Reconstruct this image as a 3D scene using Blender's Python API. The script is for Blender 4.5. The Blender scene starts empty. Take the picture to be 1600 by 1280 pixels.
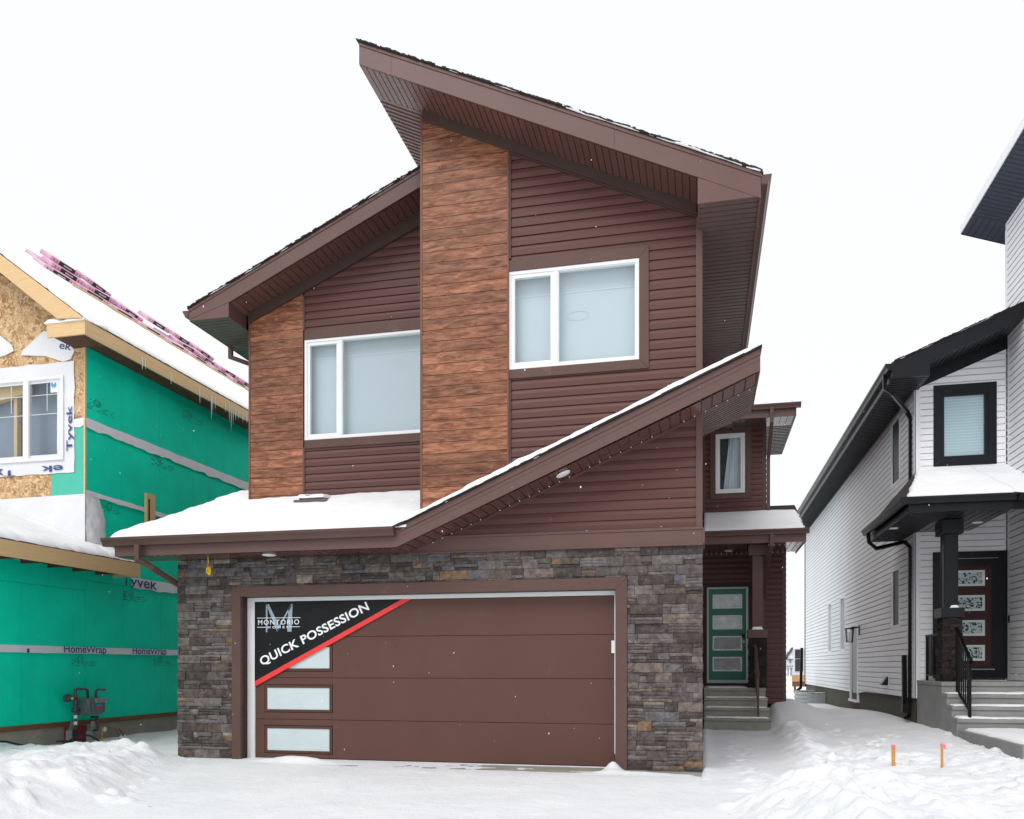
import bpy, bmesh, math, random
from mathutils import Vector, Matrix, noise as mnoise
R = math.radians
C = bpy.context.scene.collection
SC = bpy.context.scene

# ------------------------------------------------------------------ camera
F, CXP, HOR = 1303.0, 800.0, 1041.0
TH = math.atan(300 / F); CT, ST = math.cos(TH), math.sin(TH)
CZ = 1.452
cam = bpy.data.cameras.new('camera'); camo = bpy.data.objects.new('camera', cam); C.objects.link(camo)
cam.sensor_width = 36; cam.lens = 36 * F / 1600; cam.shift_y = (HOR - 640) / 1600
cam.clip_start = 0.05; cam.clip_end = 5000
camo.location = (0, 0, CZ); camo.rotation_euler = (R(90), 0, TH)
SC.camera = camo

# ------------------------------------------------------------------ world, sun, exposure
SUN_EL, SUN_AZ = 48.0, 200.0
w = bpy.data.worlds.new('World'); SC.world = w; w.use_nodes = True
nt = w.node_tree; bg = nt.nodes['Background']
sky = nt.nodes.new('ShaderNodeTexSky'); sky.sky_type = 'NISHITA'; sky.sun_disc = False
sky.sun_elevation = R(SUN_EL); sky.sun_rotation = R(SUN_AZ)
cloud = nt.nodes.new('ShaderNodeRGB'); cloud.outputs[0].default_value = (6.62, 6.66, 6.74, 1)
mx = nt.nodes.new('ShaderNodeMixRGB'); mx.inputs[0].default_value = 0.96
nt.links.new(sky.outputs[0], mx.inputs[1]); nt.links.new(cloud.outputs[0], mx.inputs[2])
nt.links.new(mx.outputs[0], bg.inputs[0]); bg.inputs[1].default_value = 0.1
sl = bpy.data.lights.new('sun', 'SUN'); sl.energy = 1.0; sl.angle = R(30); sl.color = (1, .97, .93)
so = bpy.data.objects.new('sun', sl); C.objects.link(so)
az = R(SUN_AZ)
so.rotation_euler = Vector((math.sin(az) * math.cos(R(SUN_EL)), math.cos(az) * math.cos(R(SUN_EL)), math.sin(R(SUN_EL)))).to_track_quat('Z', 'Y').to_euler()
SC.view_settings.view_transform = 'Standard'; SC.view_settings.look = 'None'
SC.view_settings.exposure = 0.62; SC.view_settings.gamma = 1

# ------------------------------------------------------------------ helpers
def ray(u, v):
    a = (u - CXP) / F; b = (HOR - v) / F
    return (CT * a - ST, ST * a + CT, b)
def PY(u, v, Y):
    r = ray(u, v); t = Y / r[1]; return Vector((r[0] * t, Y, r[2] * t + CZ))
def PX(u, v, X):
    r = ray(u, v); t = X / r[0]; return Vector((X, r[1] * t, r[2] * t + CZ))
def XZ(u, v, Y):
    p = PY(u, v, Y); return (p.x, p.z)

def lin(c):
    c /= 255.0
    return c / 12.92 if c <= .04045 else ((c + .055) / 1.055) ** 2.4
def rgb(r, g, b): return (lin(r), lin(g), lin(b), 1)

class MB:
    """collects geometry, optionally in a local frame (u along wall, n outward, z up)"""
    def __init__(s, o=(0, 0, 0), u=(1, 0, 0), n=(0, 1, 0), up=(0, 0, 1)):
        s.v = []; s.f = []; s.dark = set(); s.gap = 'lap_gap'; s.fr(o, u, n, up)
    def fr(s, o, u, n, up=(0, 0, 1)):
        s.o = Vector(o); s.u = Vector(u); s.n = Vector(n); s.up = Vector(up); return s
    def P(s, a, b, c): return s.o + s.u * a + s.n * b + s.up * c
    def face(s, pts):
        i = len(s.v); s.v += [Vector(p) for p in pts]; s.f.append(list(range(i, i + len(pts))))
    def mesh(s, vs, fs):
        i = len(s.v); s.v += [Vector(p) for p in vs]; s.f += [[k + i for k in f] for f in fs]
    def box(s, a0, a1, b0, b1, c0, c1):
        p = [s.P(a, b, c) for c in (c0, c1) for b in (b0, b1) for a in (a0, a1)]
        s.mesh(p, [(0, 1, 3, 2), (4, 6, 7, 5), (0, 4, 5, 1), (2, 3, 7, 6), (0, 2, 6, 4), (1, 5, 7, 3)])
    def prism(s, poly, b0, b1):          # poly in (u, z), extruded along n
        n = len(poly); vs = [s.P(a, b0, c) for a, c in poly] + [s.P(a, b1, c) for a, c in poly]
        fs = [list(range(n)), list(range(2 * n - 1, n - 1, -1))]
        fs += [(i, i + n, (i + 1) % n + n, (i + 1) % n) for i in range(n)]
        s.mesh(vs, fs)
    def slab(s, pts, vec):               # world polygon extruded by a vector
        n = len(pts); vec = Vector(vec); vs = [Vector(p) for p in pts] + [Vector(p) + vec for p in pts]
        fs = [list(range(n)), list(range(2 * n - 1, n - 1, -1))]
        fs += [(i, i + n, (i + 1) % n + n, (i + 1) % n) for i in range(n)]
        s.mesh(vs, fs)
    def hex(s, a, b):                    # two quads joined
        s.mesh(list(a) + list(b), [(0, 1, 2, 3), (7, 6, 5, 4), (0, 4, 5, 1), (1, 5, 6, 2), (2, 6, 7, 3), (3, 7, 4, 0)])
    def sweep(s, path, prof, up=(0, 0, 1), cap=True):
        """prof: list of (side, up) offsets; mitred at the corners"""
        path = [Vector(p) for p in path]; up = Vector(up).normalized(); n = len(prof); base = len(s.v)
        for i, p in enumerate(path):
            d0 = (p - path[i - 1]).normalized() if i else None
            d1 = (path[i + 1] - p).normalized() if i < len(path) - 1 else None
            t = (d0 + d1).normalized() if d0 is not None and d1 is not None else (d0 if d0 is not None else d1)
            ref = d0 if d0 is not None else d1
            side = ref.cross(up)
            side = side.normalized() if side.length > 1e-4 else Vector((1, 0, 0))
            u2 = side.cross(ref).normalized()
            for a, b in prof:
                q = p + side * a + u2 * b
                k = (p - q).dot(t) / max(.25, ref.dot(t))
                s.v.append(q + ref * k)
        for i in range(len(path) - 1):
            for j in range(n):
                a = base + i * n + j; b = base + i * n + (j + 1) % n
                s.f.append([a, b, b + n, a + n])
        if cap:
            s.f.append([base + j for j in range(n)]); e = base + (len(path) - 1) * n
            s.f.append([e + j for j in reversed(range(n))])
    def tube(s, path, r, n=8):
        s.sweep(path, [(r * math.cos(2 * math.pi * k / n), r * math.sin(2 * math.pi * k / n)) for k in range(n)])
    def cyl(s, p0, p1, r0, r1=None, n=16):
        r1 = r0 if r1 is None else r1
        p0 = Vector(p0); p1 = Vector(p1); d = (p1 - p0).normalized()
        a = d.orthogonal().normalized(); b = d.cross(a)
        vs = [p0 + (a * math.cos(t) + b * math.sin(t)) * r0 for t in [2 * math.pi * k / n for k in range(n)]]
        vs += [p1 + (a * math.cos(t) + b * math.sin(t)) * r1 for t in [2 * math.pi * k / n for k in range(n)]]
        s.mesh(vs, [list(range(n)), list(range(2 * n - 1, n - 1, -1))] + [(i, (i + 1) % n, (i + 1) % n + n, i + n) for i in range(n)])
    def build_each(s, name, mat, parent=None, **k):
        """one object per separate piece"""
        par = list(range(len(s.v)))
        def fd(a):
            while par[a] != a: par[a] = par[par[a]]; a = par[a]
            return a
        for f in s.f:
            for q in f[1:]: par[fd(q)] = fd(f[0])
        gr = {}
        for f in s.f: gr.setdefault(fd(f[0]), []).append(f)
        out = []
        for fs_ in gr.values():
            m = MB(); idx = {}
            for f in fs_:
                for q in f:
                    if q not in idx: idx[q] = len(m.v); m.v.append(s.v[q])
                m.f.append([idx[q] for q in f])
            out.append(m.build(name, mat, parent, **k))
        return out
    def build(s, name, mat, parent=None, bevel=0, smooth=False, local=False, tri=False):
        me = bpy.data.meshes.new(name); me.from_pydata([tuple(p) for p in s.v], [], s.f)
        bm = bmesh.new(); bm.from_mesh(me)
        bmesh.ops.recalc_face_normals(bm, faces=bm.faces); bm.to_mesh(me); bm.free()
        if mat: me.materials.append(mat)
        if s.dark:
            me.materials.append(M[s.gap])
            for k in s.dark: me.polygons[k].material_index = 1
        o = bpy.data.objects.new(name, me); C.objects.link(o)
        if smooth:
            for p in me.polygons: p.use_smooth = True
        if parent:
            o.parent = parent
            if not local and parent.type == 'EMPTY': o.matrix_parent_inverse = Matrix.Translation(-Vector(parent.location))
        if bevel:
            m = o.modifiers.new('bevel', 'BEVEL'); m.width = bevel; m.segments = 2; m.limit_method = 'ANGLE'
        return o

def tag(o, label=None, cat=None, group=None, kind=None):
    if label: o['label'] = label
    if cat: o['category'] = cat
    if group: o['group'] = group
    if kind: o['kind'] = kind
    return o
def empty(name, loc, label, cat, group=None):
    o = bpy.data.objects.new(name, None); C.objects.link(o); o.location = loc; o.empty_display_size = .3
    return tag(o, label, cat, group)

FRONT = lambda Y: dict(o=(0, Y, 0), u=(1, 0, 0), n=(0, -1, 0))       # wall facing the street
LEFTF = lambda X: dict(o=(X, 0, 0), u=(0, 1, 0), n=(-1, 0, 0))       # wall facing -X
RIGHTF = lambda X: dict(o=(X, 0, 0), u=(0, 1, 0), n=(1, 0, 0))       # wall facing +X

def clip_x(poly, z):
    xs = []
    n = len(poly)
    for i in range(n):
        (x0, z0), (x1, z1) = poly[i], poly[(i + 1) % n]
        if abs(z0 - z1) < 1e-9:
            if abs(z - z0) < 1e-7: xs += [x0, x1]
        elif min(z0, z1) - 1e-7 <= z <= max(z0, z1) + 1e-7:
            xs.append(x0 + (x1 - x0) * (z - z0) / (z1 - z0))
    return (min(xs), max(xs)) if xs else None

def siding(mb, poly, holes=(), course=.139, z0=0.0, out=.019, face=.55):
    """dutch lap boards as real profile; poly convex in (u,z); base plane n=0"""
    def dep(fr): return out if fr < face else out * (1 - (fr - face) / (1 - face))
    zs = set(); lo = min(p[1] for p in poly); hi = max(p[1] for p in poly)
    k = math.floor((lo - z0) / course)
    while z0 + k * course < hi:
        zs.add(round(z0 + k * course, 6)); zs.add(round(z0 + (k + face) * course, 6)); k += 1
    for p in poly: zs.add(round(p[1], 6))
    for h in holes: zs.add(round(h[2], 6)); zs.add(round(h[3], 6))
    zs = sorted(z for z in zs if lo - 1e-6 <= z <= hi + 1e-6)
    for a, b in zip(zs, zs[1:]):
        if b - a < 1e-5: continue
        e = 1e-6; A = clip_x(poly, a + e); B = clip_x(poly, b - e)
        if not A or not B: continue
        fa = ((a + 2e-6 - z0) / course) % 1; fb = fa + (b - a) / course
        da = dep(fa); db = dep(min(fb, 1) - 1e-4) if fb < .999 else 0.0
        segs = [(A[0], A[1], B[0], B[1])]
        for h in holes:
            if h[2] <= a + 1e-5 and h[3] >= b - 1e-5:
                ns = []
                for (l0, r0, l1, r1) in segs:
                    if h[1] <= min(l0, l1) or h[0] >= max(r0, r1): ns.append((l0, r0, l1, r1)); continue
                    if h[0] > min(l0, l1): ns.append((min(l0, h[0]), h[0], min(l1, h[0]), h[0]))
                    if h[1] < max(r0, r1): ns.append((h[1], max(r0, h[1]), h[1], max(r1, h[1])))
                segs = ns
        for (l0, r0, l1, r1) in segs:
            if r0 - l0 < 1e-4 and r1 - l1 < 1e-4: continue
            mb.face([mb.P(l0, da, a), mb.P(r0, da, a), mb.P(r1, db, b), mb.P(l1, db, b)])
            if fa < .01:      # thin lip hanging over the board below, with an open pocket behind it
                q = max(da - .0025, .002); t_ = .028
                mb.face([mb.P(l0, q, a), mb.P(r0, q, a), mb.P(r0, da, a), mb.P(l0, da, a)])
                k0 = len(mb.f); mb.dark.update(range(k0, k0 + 3))  # pocket faces get a dark colour that paints the shade behind the lip
                mb.face([mb.P(l0, q, a), mb.P(r0, q, a), mb.P(r0, q, a + t_), mb.P(l0, q, a + t_)])
                mb.face([mb.P(l0, 0, a + t_), mb.P(r0, 0, a + t_), mb.P(r0, q, a + t_), mb.P(l0, q, a + t_)])
                mb.face([mb.P(l0, -.001, a), mb.P(r0, -.001, a), mb.P(r0, -.001, a + t_), mb.P(l0, -.001, a + t_)])

def ribbed(mb, A, B, Cc, D, pitch=.1, groove=.016, deep=.014, flip=1):
    """soffit / panel: grooves run A->D, spaced along A->B"""
    A, B, Cc, D = [Vector(p) for p in (A, B, Cc, D)]
    n = (B - A).cross(D - A).normalized() * flip
    L = max((B - A).length, (Cc - D).length); k = max(1, int(L / pitch))
    def pt(t, s): return (A * (1 - t) + B * t) * (1 - s) + (D * (1 - t) + Cc * t) * s
    for i in range(k):
        t0 = i / k; t2 = (i + 1) / k; t1 = t2 - groove / L
        if t1 <= t0: t1 = (t0 + t2) / 2
        mb.face([pt(t0, 0), pt(t1, 0), pt(t1, 1), pt(t0, 1)])
        o = n * deep
        mb.face([pt(t1, 0) + o, pt(t2, 0) + o, pt(t2, 1) + o, pt(t1, 1) + o])
        mb.face([pt(t1, 0), pt(t1, 0) + o, pt(t1, 1) + o, pt(t1, 1)])
        mb.face([pt(t2, 0), pt(t2, 0) + o, pt(t2, 1) + o, pt(t2, 1)])

def seams(mb, spots, course=.139, z0=3.375, out=.019):
    """lap joints between lengths of siding: spots = (u, course number)"""
    for u, k in spots: mb.box(u, u + .05, out - .001, out + .0016, z0 + k * course + .001, z0 + (k + .55) * course)

def snow_sheet(name, A, B, Cc, D, thick, seed=1, res=.06, label=None, parent=None, rnd=.12, lump=.35, edges=(1, 1, 1, 1)):
    """snow lying on the quad A(lower left) B(lower right) C(upper right) D(upper left)"""
    A, B, Cc, D = [Vector(p) for p in (A, B, Cc, D)]
    nu = max(4, int((B - A).length / res)); nv = max(4, int((D - A).length / res))
    nu = min(nu, 160); nv = min(nv, 90)
    W = (B - A).length; H = (D - A).length
    vs = []; fs = []
    def pt(t, s): return (A * (1 - t) + B * t) * (1 - s) + (D * (1 - t) + Cc * t) * s
    for j in range(nv + 1):
        for i in range(nu + 1):
            t = i / nu; s_ = j / nv; p = pt(t, s_)
            ds = []
            if edges[0]: ds.append(s_ * H)
            if edges[1]: ds.append((1 - t) * W)
            if edges[2]: ds.append((1 - s_) * H)
            if edges[3]: ds.append(t * W)
            d = min(ds) if ds else 9
            e = min(1, d / rnd); prof = math.sqrt(max(0, 1 - (1 - e) ** 2))
            nz = mnoise.noise(Vector((p.x * 1.3 + seed * 7, p.y * 1.3, p.z * .7))) + .5 * mnoise.noise(Vector((p.x * 5 + seed, p.y * 5, p.z * 5)))
            h = thick * (prof * (1 + lump * nz) + .0)
            jit = Vector((0, 0, 0))
            if d < rnd: jit = Vector((mnoise.noise(p * 6 + Vector((seed, 3, 1))), mnoise.noise(p * 6 + Vector((2, seed, 5))), 0)) * .04
            vs.append(p + jit + Vector((0, 0, h + .004)))
    n1 = len(vs)
    for j in range(nv):
        for i in range(nu):
            a = j * (nu + 1) + i; fs.append((a, a + 1, a + nu + 2, a + nu + 1))
    ring = [i for i in range(nu + 1)] + [(j) * (nu + 1) + nu for j in range(1, nv + 1)] + [nv * (nu + 1) + i for i in range(nu - 1, -1, -1)] + [j * (nu + 1) for j in range(nv - 1, 0, -1)]
    b0 = len(vs); vs += [vs[k] - Vector((0, 0, .012)) for k in ring]; m = len(ring)
    for k in range(m): fs.append((ring[k], b0 + k, b0 + (k + 1) % m, ring[(k + 1) % m]))
    fs.append([b0 + k for k in range(m)])
    mb = MB(); mb.mesh(vs, fs)
    return mb.build(name, M['snow'], parent, smooth=True)

def text_mesh(s, size=1.0, bold=0.0, spacing=1.0):
    cu = bpy.data.curves.new('t', 'FONT'); cu.body = s; cu.size = size; cu.offset = bold; cu.space_character = spacing
    cu.resolution_u = 4
    ob = bpy.data.objects.new('t', cu); C.objects.link(ob)
    dg = bpy.context.evaluated_depsgraph_get(); me = bpy.data.meshes.new_from_object(ob.evaluated_get(dg))
    vs = [tuple(v.co) for v in me.vertices]; fs = [tuple(p.vertices) for p in me.polygons]
    bpy.data.objects.remove(ob); bpy.data.curves.remove(cu); bpy.data.meshes.remove(me)
    x0 = min(v[0] for v in vs); x1 = max(v[0] for v in vs); y0 = min(v[1] for v in vs); y1 = max(v[1] for v in vs)
    return [(v[0] - x0, v[1] - y0) for v in vs], fs, x1 - x0, y1 - y0
def put_text(mb, s, o, ux, uy, w=None, h=None, bold=0, spacing=1.0, ymax=None, ymin=None):
    """lay lettering on a plane: o lower left corner, ux/uy unit directions; ymax clips the top off"""
    vs, fs, W, H = text_mesh(s, 1.0, bold, spacing)
    sx = (w / W) if w else (h / H); sy = (h / H) if h else sx
    o = Vector(o); ux = Vector(ux); uy = Vector(uy)
    lo = -1e9 if ymin is None else ymin; hi = 1e9 if ymax is None else ymax
    mb.mesh([o + ux * x * sx + uy * min(hi, max(lo, y * sy)) for x, y in vs], fs)

# ------------------------------------------------------------------ materials
M = {}
def N(nt, t, **k):
    n = nt.nodes.new(t)
    for a, b in k.items():
        if a == 'i':
            for q, v in b.items(): n.inputs[q].default_value = v
        else: setattr(n, a, b)
    return n
def mat(name, col, rough=.6, var=.12, scale=3.0, bump=0.0, bscale=60, metal=0, spec=.5, stretch=(1, 1, 1), dirt=None, dscale=1.2, dthr=.6, coat=0):
    m = bpy.data.materials.new(name); m.use_nodes = True; nt = m.node_tree; b = nt.nodes['Principled BSDF']
    L = nt.links.new
    tc = N(nt, 'ShaderNodeTexCoord'); mp = N(nt, 'ShaderNodeMapping'); mp.inputs['Scale'].default_value = stretch
    L(tc.outputs['Object'], mp.inputs[0])
    n1 = N(nt, 'ShaderNodeTexNoise', i={'Scale': scale, 'Detail': 6, 'Roughness': .6}); L(mp.outputs[0], n1.inputs[0])
    mr = N(nt, 'ShaderNodeMapRange', i={1: .3, 2: .7, 3: 1 - var, 4: 1 + var}); L(n1.outputs[0], mr.inputs[0])
    mul = N(nt, 'ShaderNodeVectorMath', operation='SCALE'); mul.inputs[0].default_value = col[:3]; L(mr.outputs[0], mul.inputs[3])
    out = mul.outputs[0]
    if dirt:
        n2 = N(nt, 'ShaderNodeTexNoise', i={'Scale': dscale, 'Detail': 8, 'Roughness': .65}); L(mp.outputs[0], n2.inputs[0])
        m2 = N(nt, 'ShaderNodeMapRange', i={1: dthr, 2: dthr + .15, 3: 0, 4: .7}); L(n2.outputs[0], m2.inputs[0])
        mix = N(nt, 'ShaderNodeMixRGB'); mix.inputs[2].default_value = dirt; L(m2.outputs[0], mix.inputs[0]); L(out, mix.inputs[1]); out = mix.outputs[0]
    L(out, b.inputs['Base Color'])
    b.inputs['Roughness'].default_value = rough; b.inputs['Metallic'].default_value = metal
    b.inputs['Specular IOR Level'].default_value = spec; b.inputs['Coat Weight'].default_value = coat
    if bump:
        n3 = N(nt, 'ShaderNodeTexNoise', i={'Scale': bscale, 'Detail': 4}); L(mp.outputs[0], n3.inputs[0])
        bp = N(nt, 'ShaderNodeBump', i={'Strength': bump, 'Distance': .01}); L(n3.outputs[0], bp.inputs['Height']); L(bp.outputs[0], b.inputs['Normal'])
    M[name] = m; return m

mat('siding', (.112, .050, .043, 1), .45, .07, 2.5, .15, 90, spec=0.22, stretch=(.2, .2, 2.5))
mat('lap_gap', (.022, .018, .018, 1), .9)  # painted shade inside the lap pockets of the brown siding
mat('lap_gap_pale', (.42, .42, .45, 1), .9)  # paler painted shade for the laps of the white siding
mat('trim', (.108, .061, .051, 1), .45, .07, 2.0, .10, 60, spec=0.25, dirt=(.19, .13, .115, 1), dscale=2.2, dthr=.62)
mat('fascia', (.128, .071, .062, 1), .4, .06, 1.5, .08, 40, spec=0.3)
mat('soffit', (.125, .058, .047, 1), .22, .06, 2, .1, 60, spec=0.5)
mat('soffit_grey', (.120, .080, .072, 1), .2, .06, 2, .1, 60, spec=0.6)
mat('gutter', (.098, .052, .043, 1), .38, .06, 2, spec=0.35)
mat('garage_panel', (.116, .056, .044, 1), .5, .05, 1.6, .5, 260, spec=0.25, stretch=(1, 1, .6), dirt=(.12, .068, .06, 1), dscale=1.7, dthr=.60)
mat('dark_jamb', (.045, .020, .016, 1), .5, spec=0.2)
mat('white_trim', (.78, .80, .80, 1), .35, .03)
mat('shingle', (.030, .024, .022, 1), .9, .4, 30, .8, 80)
mat('concrete', (.30, .295, .25, 1), .85, .16, 2.5, .5, 50, dirt=(.20, .20, .16, 1), dscale=1.1, dthr=.55)
mat('concrete_grey', (.27, .275, .27, 1), .85, .14, 1.6, .4, 40, dirt=(.26, .21, .12, 1), dscale=2.2, dthr=.66)
mat('foundation', (.085, .078, .058, 1), .9, .2, 3, .6, 40, dirt=(.055, .05, .036, 1), dscale=1.5, dthr=.52)
mat('black_metal', (.004, .004, .005, 1), .35, .1, 3, spec=.18)
mat('black_trim', (.009, .010, .013, 1), .35, .1, 3, spec=.25)
mat('black_soffit', (.016, .017, .021, 1), .3, .1, 3, spec=.35)
mat('frieze', (.062, .038, .031, 1), .5, .06, 2, spec=.3)
mat('blue_soffit', (.065, .075, .105, 1), .45, .06, 3)
mat('white_siding', (.91, .915, .94, 1), .5, .04, 1.0, .1, 60)
mat('white_vinyl', (.86, .87, .90, 1), .45, .03, 1)
mat('grey_door', (.25, .28, .29, 1), .45, .05)
mat('green_board', (.002, .74, .49, 1), .62, .10, 1.1, .25, 120, spec=0.1, dirt=(.004, .64, .43, 1), dscale=.9, dthr=.5)
mat('green_board_pale', (.07, .50, .37, 1), .7, .08, 1.5)  # same green board, the stronger light on the street front put into its colour
mat('seam_dark', (.004, .10, .065, 1), .8)
mat('wrap', (.74, .75, .78, 1), .6, .05, 2.0, .6, 9)
mat('wrap_strip', (.72, .73, .76, 1), .6, .05, 2.0, .6, 9, stretch=(1, 3, .25), dirt=(.50, .36, .20, 1), dscale=4.5, dthr=.69)
mat('wrap_ink', (.035, .06, .22, 1), .6)
mat('print_ink', (.01, .13, .10, 1), .7)
mat('lumber', (.68, .47, .24, 1), .7, .07, 5, .15, 50, stretch=(.8, .35, 5), dirt=(.50, .29, .12, 1), dscale=4, dthr=.70)
mat('lumber_dark', (.09, .04, .02, 1), .8, .3, 4, .3, 40)
mat('sill_wood', (.20, .085, .035, 1), .8, .45, 3, .4, 30, stretch=(2, .6, 6), dirt=(.03, .016, .01, 1), dscale=3, dthr=.52)
mat('pink_wrap', (.66, .40, .54, 1), .4, .12, 5, .3, 20)
mat('black_print', (.012, .010, .012, 1), .5)
mat('red_print', (.62, .03, .06, 1), .5)
mat('pipe_grey', (.075, .080, .095, 1), .4, .2, 15, .2, 60)
mat('meter_grey', (.10, .135, .14, 1), .4, .12, 8, .1, 60)
mat('galvanised', (.36, .37, .38, 1), .42, .12, 9, .1, 40, metal=.55)
mat('black_rubber', (.010, .010, .011, 1), .5)
mat('red_paint', (.25, .014, .025, 1), .55, .25, 6)
mat('yellow', (.85, .52, .01, 1), .45)
mat('copper', (.30, .12, .03, 1), .4, .2, 10, metal=.6)
mat('banner_black', (.006, .006, .007, 1), .45, .3, 2, .05, 6, spec=.25)
mat('banner_white', (.88, .88, .93, 1), .4, .02)
mat('banner_blue', (.28, .38, .46, 1), .4, .04)
mat('banner_red', (.80, .035, .035, 1), .4, .06, 3)
mat('door_green', (.006, .145, .095, 1), .42, .12, 6)
mat('door_red', (.06, .018, .018, 1), .45, .1, 4, spec=0.25)
mat('insert_frame', (.74, .80, .82, 1), .35, .04)
mat('door_frame_pale', (.42, .52, .52, 1), .35, .05)
mat('lamp_white', (.85, .87, .90, 1), .4, .02)
mat('ply', (.55, .32, .16, 1), .7, .12, 5)
mat('far_white', (.74, .75, .78, 1), .7, .05)
mat('far_dark', (.03, .032, .04, 1), .6, .1)
mat('stake', (.58, .28, .08, 1), .7, .15, 9)
mat('pink_tape', (.95, .16, .28, 1), .5)
mat('curtain_pale', (.62, .72, .76, 1), .8, .05)
mat('room_dark', (.03, .036, .04, 1), .8, .1)
mat('room_pale', (.58, .63, .65, 1), .9, .015, 1)
mat('room_pale_left', (.54, .59, .61, 1), .9, .015, 1)
mat('room_ring', (.53, .58, .605, 1), .9, .01, 1)
mat('room_line', (.68, .74, .78, 1), .8, .01)
mat('room_grey', (.25, .29, .35, 1), .85, .06, 2)
mat('insert_pane', (.17, .22, .24, 1), .12, .9, 5, spec=.8)
mat('sticker_blue', (.09, .30, .62, 1), .5)
mat('ice', (.62, .68, .74, 1), .15, .05, spec=.6)
mat('panel_pale', (.56, .64, .67, 1), .3, .05, 4)

def mat_snow():
    m = bpy.data.materials.new('snow'); m.use_nodes = True; nt = m.node_tree; b = nt.nodes['Principled BSDF']; L = nt.links.new
    tc = N(nt, 'ShaderNodeTexCoord')
    n1 = N(nt, 'ShaderNodeTexNoise', i={'Scale': 1.3, 'Detail': 8, 'Roughness': .65}); L(tc.outputs['Object'], n1.inputs[0])
    cr = N(nt, 'ShaderNodeValToRGB'); cr.color_ramp.elements[0].color = (.85, .865, .895, 1); cr.color_ramp.elements[1].color = (.93, .94, .955, 1)
    cr.color_ramp.elements[0].position = .3; cr.color_ramp.elements[1].position = .65
    L(n1.outputs[0], cr.inputs[0]); L(cr.outputs[0], b.inputs['Base Color'])
    b.inputs['Roughness'].default_value = .75; b.inputs['Specular IOR Level'].default_value = .25
    b.inputs['Subsurface Weight'].default_value = 0.0
    n2 = N(nt, 'ShaderNodeTexNoise', i={'Scale': 14, 'Detail': 8, 'Roughness': .7}); L(tc.outputs['Object'], n2.inputs[0])
    bp = N(nt, 'ShaderNodeBump', i={'Strength': .35, 'Distance': .02}); L(n2.outputs[0], bp.inputs['Height']); L(bp.outputs[0], b.inputs['Normal'])
    M['snow'] = m
mat_snow()

def mat_ground():
    m = bpy.data.materials.new('snow_ground'); m.use_nodes = True; nt = m.node_tree; b = nt.nodes['Principled BSDF']; L = nt.links.new
    tc = N(nt, 'ShaderNodeTexCoord')
    n1 = N(nt, 'ShaderNodeTexNoise', i={'Scale': .9, 'Detail': 9, 'Roughness': .62}); L(tc.outputs['Object'], n1.inputs[0])
    cr = N(nt, 'ShaderNodeValToRGB'); e = cr.color_ramp.elements
    e[0].position = .32; e[0].color = (.83, .85, .89, 1); e[1].position = .62; e[1].color = (.91, .925, .95, 1)
    L(n1.outputs[0], cr.inputs[0])
    # wind-packed trodden grey patches (a real difference in the snow: thin snow over concrete)
    at = N(nt, 'ShaderNodeAttribute'); at.attribute_name = 'thin'
    n3 = N(nt, 'ShaderNodeTexNoise', i={'Scale': 3.5, 'Detail': 8, 'Roughness': .7}); L(tc.outputs['Object'], n3.inputs[0])
    ad = N(nt, 'ShaderNodeMath', operation='MULTIPLY'); L(at.outputs['Fac'], ad.inputs[0]); L(n3.outputs[0], ad.inputs[1])
    mr = N(nt, 'ShaderNodeMapRange', i={1: .2, 2: .75, 3: 0, 4: .45}); L(ad.outputs[0], mr.inputs[0])
    mix = N(nt, 'ShaderNodeMixRGB'); mix.inputs[2].default_value = (.68, .70, .745, 1)
    L(mr.outputs[0], mix.inputs[0]); L(cr.outputs[0], mix.inputs[1])
    # specks of soil
    n4 = N(nt, 'ShaderNodeTexNoise', i={'Scale': 9, 'Detail': 3, 'Roughness': .5}); L(tc.outputs['Object'], n4.inputs[0])
    m4 = N(nt, 'ShaderNodeMapRange', i={1: .76, 2: .79, 3: 0, 4: .7}); L(n4.outputs[0], m4.inputs[0])
    mi2 = N(nt, 'ShaderNodeMixRGB'); mi2.inputs[2].default_value = (.22, .18, .14, 1); L(m4.outputs[0], mi2.inputs[0]); L(mix.outputs[0], mi2.inputs[1])
    L(mi2.outputs[0], b.inputs['Base Color']); b.inputs['Roughness'].default_value = .7; b.inputs['Specular IOR Level'].default_value = .3
    n2 = N(nt, 'ShaderNodeTexNoise', i={'Scale': 6, 'Detail': 11, 'Roughness': .74}); L(tc.outputs['Object'], n2.inputs[0])
    bp = N(nt, 'ShaderNodeBump', i={'Strength': .8, 'Distance': .05}); L(n2.outputs[0], bp.inputs['Height']); L(bp.outputs[0], b.inputs['Normal'])
    M['ground'] = m
mat_ground()

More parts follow.
